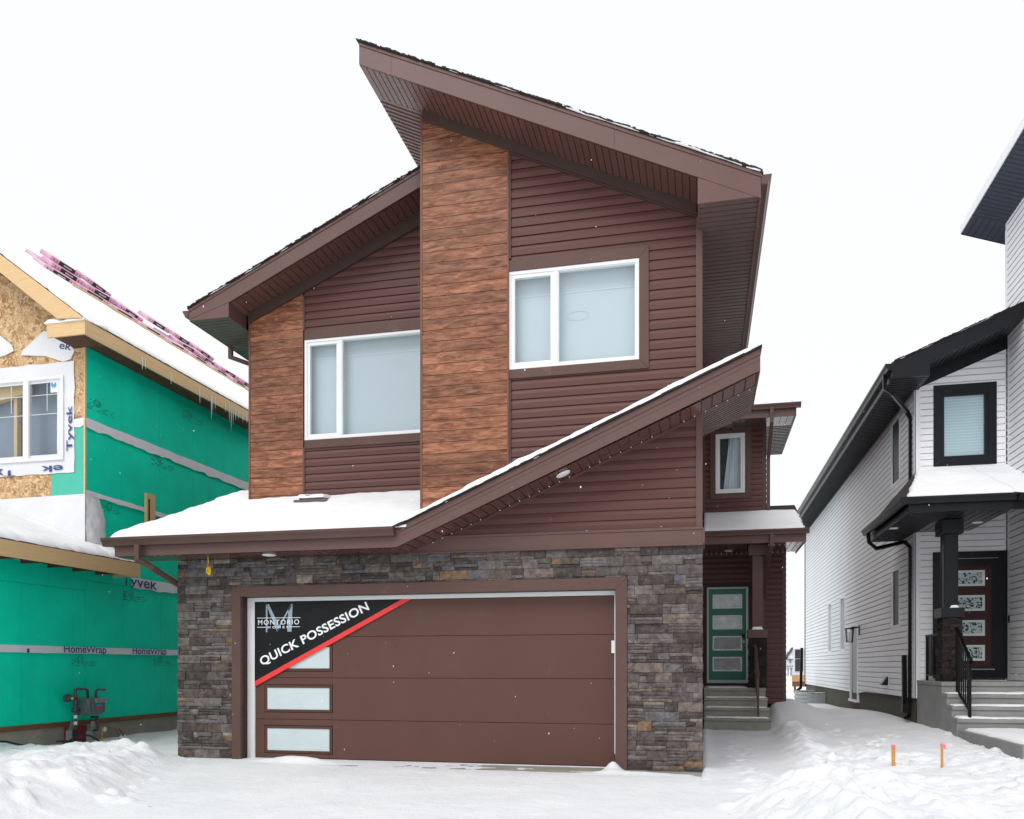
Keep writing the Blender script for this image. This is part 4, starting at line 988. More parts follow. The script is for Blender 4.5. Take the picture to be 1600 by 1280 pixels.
mb = MB(**FRONT(YE)); mb.box(EX1 - .09, EX1, 0, .03, .5, 4.35); mb.box(BX1 - .09, BX1, 0, .03, 4.7, 7.8); mb.box(-.03, .03, 0, .03, 4.7, 7.8); mb.build_each('corner_trim', M['trim'], H)
mb = MB(**RIGHTF(EX1 - .01)); siding(mb, [(22, .5), (30, .5), (30, 4.35), (22, 4.35)], z0=.5); mb.fr(**RIGHTF(BX1 - .01)); siding(mb, [(22, 4.4), (30, 4.4), (30, 7.8), (22, 7.8)], z0=.5); mb.build('siding', M['siding'], H)
fr = FRONT(YE)
BW = window(H, fr, bx0, bx1, bz0, bz1, [(bx0 + .06, bx1 - .06, .05)], trim=(.14, .15, .14, .17), fw=.06, room='room_dark', deep=.4, label='tall narrow upper window with a pale curtain drawn to one side')
mb = MB(**fr); k = 0; pts = []
xa = bx0 + (bx1 - bx0) * .42
n_ = 14
for i in range(n_): 
    t0 = i / n_; t1 = (i + 1) / n_; X0 = xa + (bx1 - xa) * t0; X1 = xa + (bx1 - xa) * t1
    mb.face([mb.P(X0 - .12 * (t0 < .1), -.2 - .02 * (i % 2), bz0), mb.P(X1, -.2 - .02 * ((i + 1) % 2), bz0), mb.P(X1, -.2 - .02 * ((i + 1) % 2), bz1), mb.P(X0 + .05 * (t0 < .1), -.2 - .02 * (i % 2), bz1)])
mb.build('curtain', M['curtain_pale'], BW)

# bump roof
UY0 = 21.2; q_ = PY(1252, 627, 21.08); UX1 = q_.x - .1; zU = q_.z - .02; zUb = zU - .28
rf = MB(); rf.slab([(-.05, UY0, zU), (UX1, UY0, zU), (UX1 - 1.0, 26.5, zU + 2.2), (-.05, 26.5, zU + 2.2)], (0, 0, .02)); RU = rf.build('roof', M['shingle'], H)
mb = MB(**FRONT(UY0 + .03)); mb.box(-.05, UX1, 0, .03, zUb, zU - .01); mb.fr(**RIGHTF(UX1)); mb.box(UY0 + .03, 25, -.03, 0, zUb, zU - .01); mb.build('fascia', M['fascia'], RU)
mb = MB(); ribbed(mb, (-.05, UY0 + .04, zUb + .01), (UX1 - .03, UY0 + .04, zUb + .01), (UX1 - .03, 22.0, zUb + .01), (-.05, 22.0, zUb + .01), pitch=.15, groove=.02)
ribbed(mb, (BX1, 22.0, zUb + .012), (BX1, 25, zUb + .012), (UX1 - .03, 25, zUb + .012), (UX1 - .03, 22.0, zUb + .012), pitch=.15, groove=.02, flip=1); mb.build('soffit', M['soffit_grey'], RU)
mb = MB(); gutter(mb, (-.05, UY0 - .002, zU + .02), (UX1 + .1, UY0 - .002, zU + .02), (0, -1, 0), w=.12, h=.12); mb.build('gutter', M['gutter'], RU)
mb = MB(); dx = XZ(1206, 640, 21.1)[0]; downspout(mb, [(dx, 21.13, zU - .05), (dx, 21.13, zU - .42), (BX1 + .05, 21.93, zU - 1.1), (BX1 + .05, 21.95, 4.95)], .042, .034, up=(0, 1, 0)); mb.build('downspout', M['gutter'], RU)

# porch roof
PXR = 2.29; PY0 = 20.2; zp = 4.60; kp = .40; PYB = 22.75
rf = MB(); rf.slab([(-.03, PY0, zp), (PXR, PY0, zp), (PXR, YE, zp + kp * (YE - PY0)), (-.03, YE, zp + kp * (YE - PY0))], (0, 0, .02))
rf.slab([(BX1, YE, zp + kp * (YE - PY0)), (PXR, YE, zp + kp * (YE - PY0)), (PXR, PYB, zp + kp * (PYB - PY0)), (BX1, PYB, zp + kp * (PYB - PY0))], (0, 0, .02))
RP = rf.build('roof', M['shingle'], H)
mb = MB(**FRONT(PY0 + .03)); mb.box(-.03, PXR, 0, .03, zp - .28, zp - .01); mb.fr(**RIGHTF(PXR)); mb.prism([(PY0 + .03, zp - .28), (YE + .3, zp - .28), (PYB, zp + .7), (PYB, zp + kp * (PYB - PY0)), (PY0 + .03, zp)], -.03, 0)
mb.build('fascia', M['fascia'], RP)
mb = MB(); ribbed(mb, (-.03, PY0 + .04, zp - .27), (PXR - .03, PY0 + .04, zp - .27), (PXR - .03, YE, zp - .27), (-.03, YE, zp - .27), pitch=.13, groove=.02); mb.build('soffit', M['soffit_grey'], RP)
mb = MB(); 
for i in range(18): x = .05 + i * .125; mb.box(x, x + .018, YE - .04, YE - .02, zp - .290, zp - .276)
for i in range(9): x = 1.25 + i * .12; mb.box(x, x + .018, PY0 + .42, PY0 + .44, zp - .284, zp - .272)
mb.build_each('soffit_vent', M['lamp_white'], RP)
mb = MB(); gutter(mb, (-.02, PY0 - .002, zp + .02), (PXR + .06, PY0 - .002, zp + .02), (0, -1, 0), w=.12, h=.12); mb.build('gutter', M['gutter'], RP)
mb = MB(); dx = XZ(1206, 845, 20.15)[0]; downspout(mb, [(dx, 20.14, zp - .05), (dx, 20.14, zp - .36), (dx - .04, 20.3, zp - .5), (1.44, 21.85, zp - 1.45), (1.44, 21.9, .6)], .042, .034, up=(0, 1, 0)); mb.build('downspout', M['gutter'], RP)
mb = MB(); d_ = 20.9; potlight(RP, (XZ(1138, 864, 21.5)[0], 21.5, zp - .272), .10)
# porch column
cx = 1.245; cy = 20.75; zpor = .94
mb = MB(); mb.box(cx - .125, cx + .125, cy - .125, cy + .125, 2.32, zp - .27)
for q in (-.125, .105): mb.box(cx + q, cx + q + .02, cy - .135, cy - .125, 2.32, 4.16)
COL = mb.build('porch_column', M['trim'], H, bevel=.004)
mb = MB(); mb.box(cx - .23, cx + .23, cy - .23, cy + .23, 2.12, 2.32); mb.box(cx - .22, cx + .22, cy - .22, cy + .22, 4.08, zp - .275); mb.build_each('capital', M['trim'], COL, bevel=.006)
mb = MB(**FRONT(cy - .17)); ledgestone(mb, cx - .205, cx + .205, zpor, 2.12, seed=31, lmin=.1, lmax=.24); mb.fr(**LEFTF(cx - .175)); ledgestone(mb, cy - .2, cy + .2, zpor, 2.12, seed=32, lmin=.1, lmax=.24); mb.fr(**RIGHTF(cx + .175)); ledgestone(mb, cy - .2, cy + .2, zpor, 2.12, seed=33, lmin=.1, lmax=.24)
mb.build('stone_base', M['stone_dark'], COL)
mb = MB(); mb.box(cx - .18, cx + .18, cy - .175, cy + .18, zpor, 2.12); mb.build('column_core', M['black_rubber'], COL)
# front door
mb = MB(**fr); mb.box(fd0 - .08, fd0, 0, .04, .95, fz1 + .12); mb.box(fd1, fd1 + .1, 0, .04, .95, fz1 + .12); mb.box(fd0, fd1, 0, .04, fz1, fz1 + .12); mb.box(fd0 - .05, fd1 + .05, 0, .05, .90, fz0)
mb.build_each('door_casing', M['dark_jamb'], H)
mb = MB(**fr); f_ = .045; mb.box(fd0, fd0 + f_, -.05, .025, fz0, fz1); mb.box(fd1 - f_ - .02, fd1, -.05, .025, fz0, fz1); mb.box(fd0 + f_, fd1 - f_, -.05, .025, fz1 - f_, fz1); mb.box(fd0 + f_, fd1 - f_, -.05, .03, fz0, fz0 + .08)
mb.build('door_frame', M['door_frame_pale'], H, bevel=.003)
mb = MB(**fr); lx_0, lx_1 = fd0 + f_, fd1 - f_ - .02
ib = []
for (t_, b_) in ((929, 951), (961.5, 983.5), (994, 1016.5), (1026.5, 1049)):
    ib.append((XZ(1113.5, 1000, YE)[0], XZ(1159.5, 1000, YE)[0], XZ(1137, b_, YE)[1], XZ(1137, t_, YE)[1]))
mb.box(lx_0, ib[0][0], -.06, -.01, fz0 + .08, fz1 - f_); mb.box(ib[0][1], lx_1, -.06, -.01, fz0 + .08, fz1 - f_)
zz = [fz0 + .08] + [v for i_ in reversed(ib) for v in (i_[2], i_[3])] + [fz1 - f_]
for i in range(0, len(zz), 2): mb.box(ib[0][0], ib[0][1], -.06, -.0105, zz[i], zz[i + 1])
FD = mb.build('front_door', M['door_green'], H)
for (a_, b_, c_, d_) in ib:
    mb = MB(**fr); q = .035; mb.box(a_, b_, -.05, .004, d_ - q, d_); mb.box(a_, b_, -.05, .004, c_, c_ + q); mb.box(a_, a_ + q, -.05, .0035, c_ + q, d_ - q); mb.box(b_ - q, b_, -.05, .0035, c_ + q, d_ - q)
    gi = mb.build('glass_insert', M['insert_frame'], FD); mb = MB(**fr); mb.box(a_ + q, b_ - q, -.045, -.03, c_ + q, d_ - q); mb.build('pane', M['glass_dark_mirror' if d_ > 2.3 else 'glass_dark'], gi)
mb = MB(**fr); hz = XZ(1162, 1003, YE)[1]; hx = lx_1 - .06; mb.cyl(mb.P(hx, -.01, hz), mb.P(hx, .05, hz), .028); mb.cyl(mb.P(hx, .05, hz), mb.P(hx, .08, hz), .04); mb.build('door_knob', M['galvanised'], FD)
mb = MB(**fr); mb.box(hx - .035, hx + .035, -.01, .02, hz + .10, hz + .20); mb.build('deadbolt', M['black_metal'], FD)

# ---- concrete entry steps
ES = empty('entry_steps', (.7, 20, 0), 'pale concrete steps with a brown handrail below the green front door', 'steps')
mb = MB(); EW = 1.41; fy = [20.42, 20.12, 19.82, 19.52]; ez = [.94, .72, .50, .28]
for i, (y_, z_) in enumerate(zip(fy, ez)):
    w_ = EW + .02 * i; back = 21.98 if i == 0 else fy[i - 1] + .03
    mb.box(.0, w_, y_ + .03, back, -.2 if i == 3 else ez[i] - .25, z_ - .07); mb.box(.0, w_ + .01, y_, back, z_ - .07, z_)
st_ = mb.build('stair_treads', M['concrete'], ES, bevel=.008)
mb = MB(); hp = PY(1182, 1052, 19.75); X_ = 1.19
mb.box(X_ - .025, X_ + .025, 19.60, 19.65, .28, 1.28); mb.box(X_ - .025, X_ + .025, 20.55, 20.6, .94, 1.96)
mb.sweep([(X_, 20.62, 1.96), (X_, 19.63, 1.30), (X_, 19.52, 1.26)], [(-.03, -.02), (.03, -.02), (.03, .02), (-.03, .02)]); 
mb.sweep([(X_, 20.6, 1.12), (X_, 19.63, .50)], [(-.015, -.012), (.015, -.012), (.015, .012), (-.015, .012)])
for i in range(1, 7): yy = 20.58 - i * .137; zz_ = 1.12 - i * .088; mb.box(X_ - .008, X_ + .008, yy - .008, yy + .008, zz_, zz_ + .80)
mb.build('handrail', M['trim'], ES)
# ---- banner on the garage door
YBn = YD - .022
BN = empty('banner', (-6, YBn, 2.2), 'black triangular banner with red edge taped to the upper left corner of the garage door', 'banner')
A_ = XZ(399, 939, YBn); B_ = XZ(643, 935.5, YBn); C_ = XZ(397.5, 1073, YBn); A_ = (gx0 + .005, gz1 - .004); B_ = (B_[0], gz1 - .004); C_ = (gx0 + .005, C_[1])
mb = MB(**FRONT(YBn)); B2 = (B_[0] - .155, B_[1]); C2 = (C_[0], C_[1] + .085)
# gently buckled sheet
n_ = 22; rows = []
for i in range(n_ + 1):
    s_ = i / n_; row = []
    for j in range(n_ + 1 - i):
        t_ = j / n_; x_ = A_[0] + (B2[0] - A_[0]) * t_; z_ = A_[1] + (C2[1] - A_[1]) * s_
        row.append(mb.P(x_, .004 + .004 * mnoise.noise(Vector((x_ * 2.5, z_ * 2.5, 1))), z_))
    rows.append(row)
for i in range(n_):
    for j in range(len(rows[i]) - 1):
        mb.face([rows[i][j], rows[i][j + 1], rows[i + 1][j]])
        if j < len(rows[i + 1]) - 1: mb.face([rows[i][j + 1], rows[i + 1][j + 1], rows[i + 1][j]])
mb.build('banner_sheet', M['banner_black'], BN)
mb = MB(**FRONT(YBn)); mb.prism([B2, B_, C_, C2], 0, .007); mb.build('banner_edge', M['banner_red'], BN)
mb = MB(**FRONT(YBn)); p0 = Vector(PY(411, 1043, YBn)); p1 = Vector(PY(579, 955, YBn)); dd = (p1 - p0); uxx = dd.normalized(); uyy = Vector((-uxx.z, 0, uxx.x))
put_text(mb, 'QUICK POSSESSION', p0 + Vector((0, -.012, 0)), uxx, uyy, w=dd.length, h=.165, bold=.022, spacing=1.04); mb.build('lettering', M['banner_white'], BN)
def bx(u, v): p = PY(u, v, YBn); return (p.x, p.z)
mb = MB(**FRONT(YBn))
for poly in ([(416, 944), (418.5, 944), (418.3, 988), (416, 988)], [(416.4, 944), (420.5, 944), (437, 979), (433.5, 988)], [(433.5, 988), (433, 984), (455, 944), (457.5, 944)], [(451, 950), (457.8, 943.6), (456, 987), (449.3, 987)]):
    mb.prism([bx(u, v) for u, v in poly], .010, .0115 if False else .011)
mb.build('emblem', M['banner_blue'], BN)
mb = MB(**FRONT(YBn))
def ln(u0, v0, u1, v1, t=.4): mb.prism([bx(u0, v0 - t), bx(u1, v1 - t), bx(u1, v1 + t), bx(u0, v0 + t)], .012, .013)
ln(402.4, 966, 469.8, 965.2); ln(402.4, 980.4, 417.3, 980.3); ln(452.6, 979.6, 469.3, 979.4)
q0, q1 = PY(404, 976.6, YBn), PY(468, 976.0, YBn); put_text(mb, 'MONTORIO', q0 + Vector((0, -.0135, 0)), (1, 0, 0), (0, 0, 1), w=q1.x - q0.x, h=.078, bold=.004, spacing=1.25)
q0, q1 = PY(419, 982.2, YBn), PY(451, 982.0, YBn); put_text(mb, 'HOMES', q0 + Vector((0, -.0135, 0)), (1, 0, 0), (0, 0, 1), w=q1.x - q0.x, h=.036, bold=.02, spacing=1.8)
mb.build('lettering', M['banner_white'], BN)

# ---- yellow cable
c = PY(325, 872, 11.5); YC = empty('hanging_cable', (c.x, 11.5, 3.1), 'short looped yellow cable hanging from the garage soffit', 'cable')
mb = MB(); x0 = c.x
mb.tube([(x0, 11.5, 3.14), (x0 + .005, 11.5, 3.05), (x0 - .005, 11.49, 2.99)], .008, 6)
for k in range(4):
    r_ = .03 + .006 * k; pts = [(x0 - .004 + (r_ * .5) * math.sin(t) + .004 * k, 11.49 + .01 * k, 2.93 + r_ * 1.4 * math.cos(t)) for t in [2 * math.pi * i / 10 for i in range(11)]]
    mb.tube(pts, .0085, 6)
mb.build('cable', M['yellow'], YC)

# ---- snow lying on the brown house (each sheet rests on its roof)
def sheet(*a, **k): return snow_sheet('snow_cover', *a, **k)
SN = empty('roof_snow', (-4, 12, 4), 'white snow lying on the roofs and canopy of the brown house', 'snow'); SN['kind'] = 'stuff'
yo = Y0R - .03
sheet((XA + .55, yo, zt(XA + .55) + .02), (XB - .0, yo, zt(XB) + .02), (XB, YB, zt(XB) + .02), (XA + .9, YB, zt(XA + .9) + .02), .085, seed=2, res=.07, parent=SN, lump=.45, rnd=.012)
sheet((XC, Y1R - .02, z1t(XC) + .02), (-4.75, Y1R - .02, z1t(-4.75) + .02), (-4.12, YB, z1t(-4.12) + .02), (XC, YB, z1t(XC) + .02), .085, seed=3, res=.08, parent=SN, lump=.5, rnd=.012)
sheet((XGL + .02, YG0 - .02, zg(YG0) + .02), (-4.12, YG0 - .02, zg(YG0) + .02), (-4.12, YS, zg(YS) + .02), (XGL + .02, YS, zg(YS) + .02), .085, seed=4, res=.06, parent=SN, lump=.3, rnd=.16, edges=(1, 0, 0, 1))
sheet((XGL + .02, YS - .02, zg(YS) + .02), (-8.12, YS - .02, zg(YS) + .02), (-8.12, 14.9, zg(14.9) + .02), (XGL + .02, 14.9, zg(14.9) + .02), .085, seed=5, res=.06, parent=SN, lump=.3, rnd=.14, edges=(0, 0, 1, 1))
sheet((-4.28, YG0 - .02, zc(-4.28) + .02), (XK - .12, YG0 - .02, zc(XK - .12) + .02), (XK - .12, YF - .02, zc(XK - .12) + .02), (-4.28, YF - .02, zc(-4.28) + .02), .10, seed=6, res=.05, parent=SN, lump=.3, rnd=.1)
sheet((-.0, PY0 - .02, zp + .02), (PXR - .02, PY0 - .02, zp + .02), (PXR - .02, YE - .01, zp + kp * (YE - PY0) + .02), (0, YE - .01, zp + kp * (YE - PY0) + .02), .05, seed=7, res=.06, parent=SN, rnd=.08, edges=(1, 1, 0, 0))
sheet((-.0, UY0 - .02, zU + .02), (UX1 - .02, UY0 - .02, zU + .02), (UX1 - 1.0, 26.4, zU + 2.2), (0, 26.4, zU + 2.2), .16, seed=8, res=.1, parent=SN, rnd=.2)
v0 = (vp[0], vp[1]); sheet((v0[0] - .25, v0[1] - .24, zv + .10), (v0[0] + .25, v0[1] - .24, zv + .10), (v0[0] + .2, v0[1] + .18, zv + .16), (v0[0] - .2, v0[1] + .18, zv + .16), .05, seed=9, res=.04, parent=SN, rnd=.08)
sheet((cx - .13, cy - .22, 2.32), (cx + .13, cy - .22, 2.32), (cx + .13, cy - .13, 2.32), (cx - .13, cy - .13, 2.32), .06, seed=10, res=.03, parent=SN, rnd=.05)
for i, (y_, z_) in enumerate(zip(fy, ez)):
    if i: sheet((.02, y_ + .01, z_), (1.41, y_ + .01, z_), (1.41, fy[i - 1] + .02, z_), (.02, fy[i - 1] + .02, z_), .018, seed=20 + i, res=.05, parent=SN, rnd=.05, lump=.8)
sheet((.05, 20.45, .94), (1.0, 20.45, .94), (1.0, 21.9, .94), (.05, 21.9, .94), .010, seed=27, res=.06, parent=SN, rnd=.06, lump=.9)

# ================================================================== UNFINISHED HOUSE ON THE LEFT
XW = -11.6; YC0 = 13.79
U = empty('unfinished_house', (XW, 14, 0), 'house under construction sheathed in green board and bare strand board, left of the brown house', 'house')
mb = MB(); mb.box(-22, XW - .05, YC0 + .45, 36, 0, 7.6); mb.box(-22, XW - .05, 4, YC0 + .44, 0, 3.3); mb.prism([(-22, 3.2), (XW - .05, 3.2), (XW - .05, 3.4), (-15, 5.0), (-22, 5.0)], YC0 + .1, YC0 + .2) if False else None
mb.build('wall', M['seam_dark'], U)
mb = MB(**RIGHTF(XW - .012))
def boards(y0, y1, z0, z1, ph=2.44, off=0):
    y = y0 - off
    while y < y1:
        a_, b_ = max(y, y0) + .003, min(y + 1.22, y1) - .003
        if b_ > a_: mb.box(a_, b_, -.03, .012, z0, z1)
        y += 1.22
boards(4, YC0, .42, 2.9, off=.3); boards(YC0, 36, .42, 3.1, off=.15); boards(YC0, 36, 3.105, 4.66, off=.6); boards(YC0, 36, 4.665, 7.66, off=.2)
boards(4, YC0, 2.905, 3.3, off=.9)
mb.build('green_sheathing', M['green_board'], U)
mb = MB(); mb.box(XW - .03, XW + .02, 4, 36, .33, .42); mb.build('sill_plate', M['sill_wood'], U)
mb = MB(); mb.box(-22, XW - .005, 4, 36, -.4, .33); mb.build('foundation', M['concrete'], U)
mb = MB(); mb.box(XW - .02, XW + .015, YC0 - .02, YC0 + .012, 3.6, 7.65); mb.box(XW + .001, XW + .010, YC0 + 1.25, 20.5, 4.02, 4.055); mb.build('corner_board', M['lumber'], U)
# house wrap strips on the side wall
def strip(y0, y1, zc0, zc1, h0, h1, seed, amp=.03):
    mb = MB(**RIGHTF(XW)); n = int((y1 - y0) / .08); vs = []; fs_ = []
    for i in range(n + 1):
        t = i / n; y = y0 + (y1 - y0) * t; z = zc0 + (zc1 - zc0) * t; h = h0 + (h1 - h0) * t
        wv = mnoise.noise(Vector((y * 1.7, seed, 0))) * amp; w2 = mnoise.noise(Vector((y * 3.1, seed, 4))) * amp
        for q, (dz, dn) in enumerate(((-h / 2 + w2 + .4 * amp * abs(mnoise.noise(Vector((y * 9, seed, 1)))), .035 + .02 * mnoise.noise(Vector((y * 4, seed, 7)))), (0, .012 + .014 * (1 + mnoise.noise(Vector((y * 5, seed, 9))))), (h / 2 + wv * .5, .006))):
            vs.append(mb.P(y, dn, z + dz))
        if i:
            b = i * 3
            for q in range(2): fs_.append((b - 3 + q, b + q, b + q + 1, b - 3 + q + 1))
    mb.mesh(vs, fs_); return mb.build('house_wrap', M['wrap_strip'], U, smooth=True)
strip(YC0 - .01, 30, 6.14, 6.10, .20, .26, 1, .05)
strip(YC0 - .01, 22, 4.80, 4.66, .10, .13, 2, .03)
HWs = strip(15.1, 22, 3.19, 3.17, .22, .22, 3, .03)
HW = strip(4, 22, 1.755, 1.755, .155, .105, 4, .01)
mb = MB()     # lettering on the wraps; runs along +Y, seen from +X
ty = lambda u, v, X=XW + .05: PX(u, v, X)
for (ua, ub, v, s_, h_, clip) in ((100, 166, 1022, 'HomeWrap', .20, None), (207, 260, 1023.5, 'HomeWrap', .20, None)):
    a_ = ty(ua, v); b_ = ty(ub, v); put_text(mb, s_, (XW + .052, a_.y, 1.655), (0, 1, 0), (0, 0, 1), w=b_.y - a_.y, h=h_, bold=.012, ymax=.172, ymin=.018)
mb.box(XW + .04, XW + .052, ty(43, 1015).y, ty(46, 1015).y, 1.69, 1.76)
mb.build('lettering', M['wrap_ink'], HW)
mb = MB(); a_ = ty(190, 915); b_ = ty(245, 918); put_text(mb, 'Tyvek', (XW + .058, a_.y, 3.03), (0, 1, 0), (0, 0, 1), w=b_.y - a_.y, h=.30, bold=.015, ymax=.24, ymin=.04); mb.build('lettering', M['wrap_ink'], HWs)
# grade stamps printed on the boards (too small to read)
def stamp(y, z, s_=1.0, seed=0):
    r_ = random.Random(seed); mb = MB(**RIGHTF(XW + .001))
    for row in range(5):
        yy = y
        while yy < y + .75 * s_ * (1 if row > 1 else .45):
            l = r_.uniform(.02, .07) * s_
            if r_.random() < .75: mb.box(yy, yy + l, 0, .0012, z - row * .045 * s_, z - row * .045 * s_ + r_.uniform(.008, .024) * s_)
            yy += l + .014 * s_
    c_ = (y + .28 * s_, z + .02)
    for k in range(14):
        t = 2 * math.pi * k / 14; mb.box(c_[0] + .07 * math.cos(t) - .010, c_[0] + .07 * math.cos(t) + .010, 0, .0013, c_[1] - .03 + .06 * math.sin(t) - .008, c_[1] - .03 + .06 * math.sin(t) + .008)
    return mb
for i, (u_, v_, s_) in enumerate(((136, 622, 1), (285, 640, 1), (236, 712, 1), (370, 765, .8), (160, 788, .7), (192, 925, .9), (112, 1029, .8), (240, 1030, .8))):
    p = PX(u_, v_, XW); stamp(p.y, p.z, s_, i).build('grade_stamp', M['print_ink'], U)
# front (street) faces
xf = lambda u, v: XZ(u, v, YC0)
mb = MB(**FRONT(YC0)); 
wv0, wv1, wv2, wv3 = xf(-70, 650)[0], xf(98, 650)[0], xf(50, 719)[1], xf(50, 596)[1]
mb.prism([(-22, 3.6), (XW, 3.6), (XW, wv2), (-22, wv2)], -.03, 0); mb.prism([(-22, wv3), (XW, wv3), (XW, 7.75), (-15, 10.3), (-22, 10.3)], -.03, 0); mb.prism([(wv1, wv2), (XW, wv2), (XW, wv3), (wv1, wv3)], -.03, 0); mb.prism([(-22, wv2), (wv0, wv2), (wv0, wv3), (-22, wv3)], -.03, 0); mb.build('strand_board', M['osb'], U)
wx_0, wx_1 = xf(-75, 650)[0], xf(101, 650)[0]; wz_1 = xf(50, 592)[1]; wz_0 = xf(50, 722)[1]
mb = MB(**FRONT(YC0)); o1 = xf(0, 730); a_ = xf(117, 545)[0]; t1 = xf(60, 570)[1]; b1_ = xf(60, 742)[1]
# wrap collar around the window, softly creased
n_ = 40; vs = []; fs_ = []
x_l = -17
for j in range(n_ + 1):
    for i in range(n_ + 1):
        x_ = x_l + (a_ - x_l) * i / n_; z_ = b1_ + (t1 - b1_) * j / n_
        e_ = .02 * mnoise.noise(Vector((z_ * 3, 1, 2))) if i == n_ else 0
        vs.append(mb.P(x_ + e_, .006 + .010 * (1 + mnoise.noise(Vector((x_ * 3.2, z_ * 3.2, 5)))), z_ + (.03 * mnoise.noise(Vector((x_ * 3, 7, 2))) if j in (0, n_) else 0)))
for j in range(n_):
    for i in range(n_):
        xm_ = x_l + (a_ - x_l) * (i + .5) / n_; zm_ = b1_ + (t1 - b1_) * (j + .5) / n_
        if wx_0 + .12 < xm_ < wx_1 - .12 and wz_0 + .10 < zm_ < wz_1 - .10: continue
        k = j * (n_ + 1) + i; fs_.append((k, k + 1, k + n_ + 2, k + n_ + 1))
mb.mesh(vs, fs_); WR = mb.build('house_wrap', M['wrap'], U, smooth=True)
mb = MB(**FRONT(YC0)); mb.prism([xf(80, 738), xf(132.5, 735), xf(132.5, 772), xf(80, 780)], 0, .004); mb.prism([xf(110, 662), xf(132.5, 655), xf(132.5, 736), xf(110, 740)], 0, .0045); mb.build('green_sheathing', M['green_board_pale'], U)
mb = MB(**FRONT(YC0)); mb.prism([xf(114, 656), xf(133, 653), xf(132, 664), xf(126, 668), xf(114, 668)], .0, .02)
# torn flaps above the window
mb.prism([xf(34, 556), xf(38, 548), xf(70, 518), xf(96, 525), xf(118, 548), xf(112, 562), xf(100, 566), xf(72, 557)], .012, .03)
mb.prism([xf(-40, 500), xf(0, 524), xf(20, 540), xf(23, 549), xf(10, 556), xf(-40, 570)], .012, .03)
mb.build_each('torn_flap', M['wrap'], WR)
mb = MB(**FRONT(YC0)); mb.prism([(x_l, 3.5), (XW + .01, 3.5), (XW + .01, xf(131, 772)[1]), xf(0, 781), (x_l, xf(0, 781)[1] - .02)], .004, .02)
mb.build('house_wrap', M['wrap'], U)
# poly bulge at the corner
mb = MB(**RIGHTF(XW)); vs = []; fs_ = []; n_ = 26
y0_, y1_ = YC0 - .01, PX(163, 810, XW).y; zA, zB = 3.55, 4.80
for j in range(n_ + 1):
    for i in range(n_ + 1):
        s_ = j / n_; t_ = i / n_; ed = 1 - .25 * (s_ > .6) * (s_ - .6) / .4 * 1.6 + .06 * mnoise.noise(Vector((s_ * 4, 2, 0)))
        y_ = y0_ + (y1_ - y0_) * t_ * max(.25, ed); z_ = zA + (zB - zA) * s_
        vs.append(mb.P(y_, .03 + .09 * math.sin(math.pi * t_) * math.sin(math.pi * min(1, s_ * 1.05)) + .03 * mnoise.noise(Vector((y_ * 5, z_ * 5, 0))) + .012 * mnoise.noise(Vector((y_ * 16, z_ * 12, 0))), z_))
for j in range(n_):
    for i in range(n_):
        k = j * (n_ + 1) + i; fs_.append((k, k + 1, k + n_ + 2, k + n_ + 1))
mb.mesh(vs, fs_); mb.build('plastic_sheet', M['wrap'], U, smooth=True)
mb = MB(); p_ = PX(120, 853, XW + .0); 
# window
def v_(u): return xf(u, 650)[0]
WN = window(U, FRONT(YC0 - .02), wx_0, wx_1, wz_0, wz_1, [(wx_0 + .06, v_(38.5), .0), (v_(47), wx_1 - .06, .012)], fw=.055, room='room_grey', proud=.03, deep=.35, label='white window with a sticker in the corner')
mb = MB(**FRONT(YC0 - .02))
for xx_ in (v_(17.5), v_(73.5)): mb.box(xx_ - .006, xx_ + .006, -.03, -.02, wz_0 + .3 * (wz_1 - wz_0) * 2.0, wz_1 - .06)
for fz_ in (.56, .79): mb.box(wx_0 + .06, wx_1 - .06, -.031, -.021, wz_0 + fz_ * (wz_1 - wz_0), wz_0 + fz_ * (wz_1 - wz_0) + .012)
mb.build('glazing_bars', M['white_trim'], WN)
mb = MB(**FRONT(YC0 - .02)); mb.prism([xf(79.5, 597), xf(90, 596), xf(90, 613), xf(80, 614)], -.009, -.006); mb.build('window_sticker', M['banner_white'], WN)
mb = MB(**FRONT(YC0 - .02))
for cxx in (82.6, 86.8):
    pts = [xf(cxx + 2.3 * math.cos(t) + (-.6 if cxx < 85 else .6) * math.sin(t), 602.5 - 4.2 * math.sin(t)) for t in [2 * math.pi * k / 14 for k in range(14)]]
    mb.prism(pts, -.0055, -.005 if cxx < 85 else -.0045)
mb.build('sticker_emblem', M['sticker_blue'], WN)
mb = MB(); mb.box(v_(-60), v_(36), YC0 + .10, YC0 + .2, xf(20, 600)[1] - .1, xf(20, 592)[1]); mb.prism([(v_(-60), 6.95), (v_(36), 7.0), (v_(36), 6.86), (v_(-60), 6.6)], YC0 + .12, YC0 + .25); mb.box(v_(9), v_(14), YC0 + .2, YC0 + .3, wz_0, wz_1); mb.build('roof_truss', M['lumber'], WN)
# lettering on the collar: vertical right side, mirrored feet at the bottom
mb = MB(**FRONT(YC0))
def vt(s_, u, v0, v1, hpx, ymax=None):       # reads upward
    a0 = xf(u, v0); a1 = xf(u, v1); put_text(mb, s_, (a0[0], YC0 - .034, a0[1]), (0, 0, 1), (-1, 0, 0), w=a1[1] - a0[1], h=hpx, bold=.015, ymax=ymax)
vt('Tyvek', 117.5, 705, 634, .17, None)
a0 = xf(20, 742); 
def inv(s_, u0, u1, v, h, ymax):          # upside down along the bottom edge
    p0_ = xf(u1, v); p1_ = xf(u0, v); put_text(mb, s_, (p1_[0] if u1 < u0 else p0_[0], YC0 - .034, p0_[1]), (-1, 0, 0), (0, 0, -1), w=abs(p1_[0] - p0_[0]), h=h, bold=.015, ymax=ymax)
mb.build('lettering', M['wrap_ink'], WR); mb = MB(**FRONT(YC0))
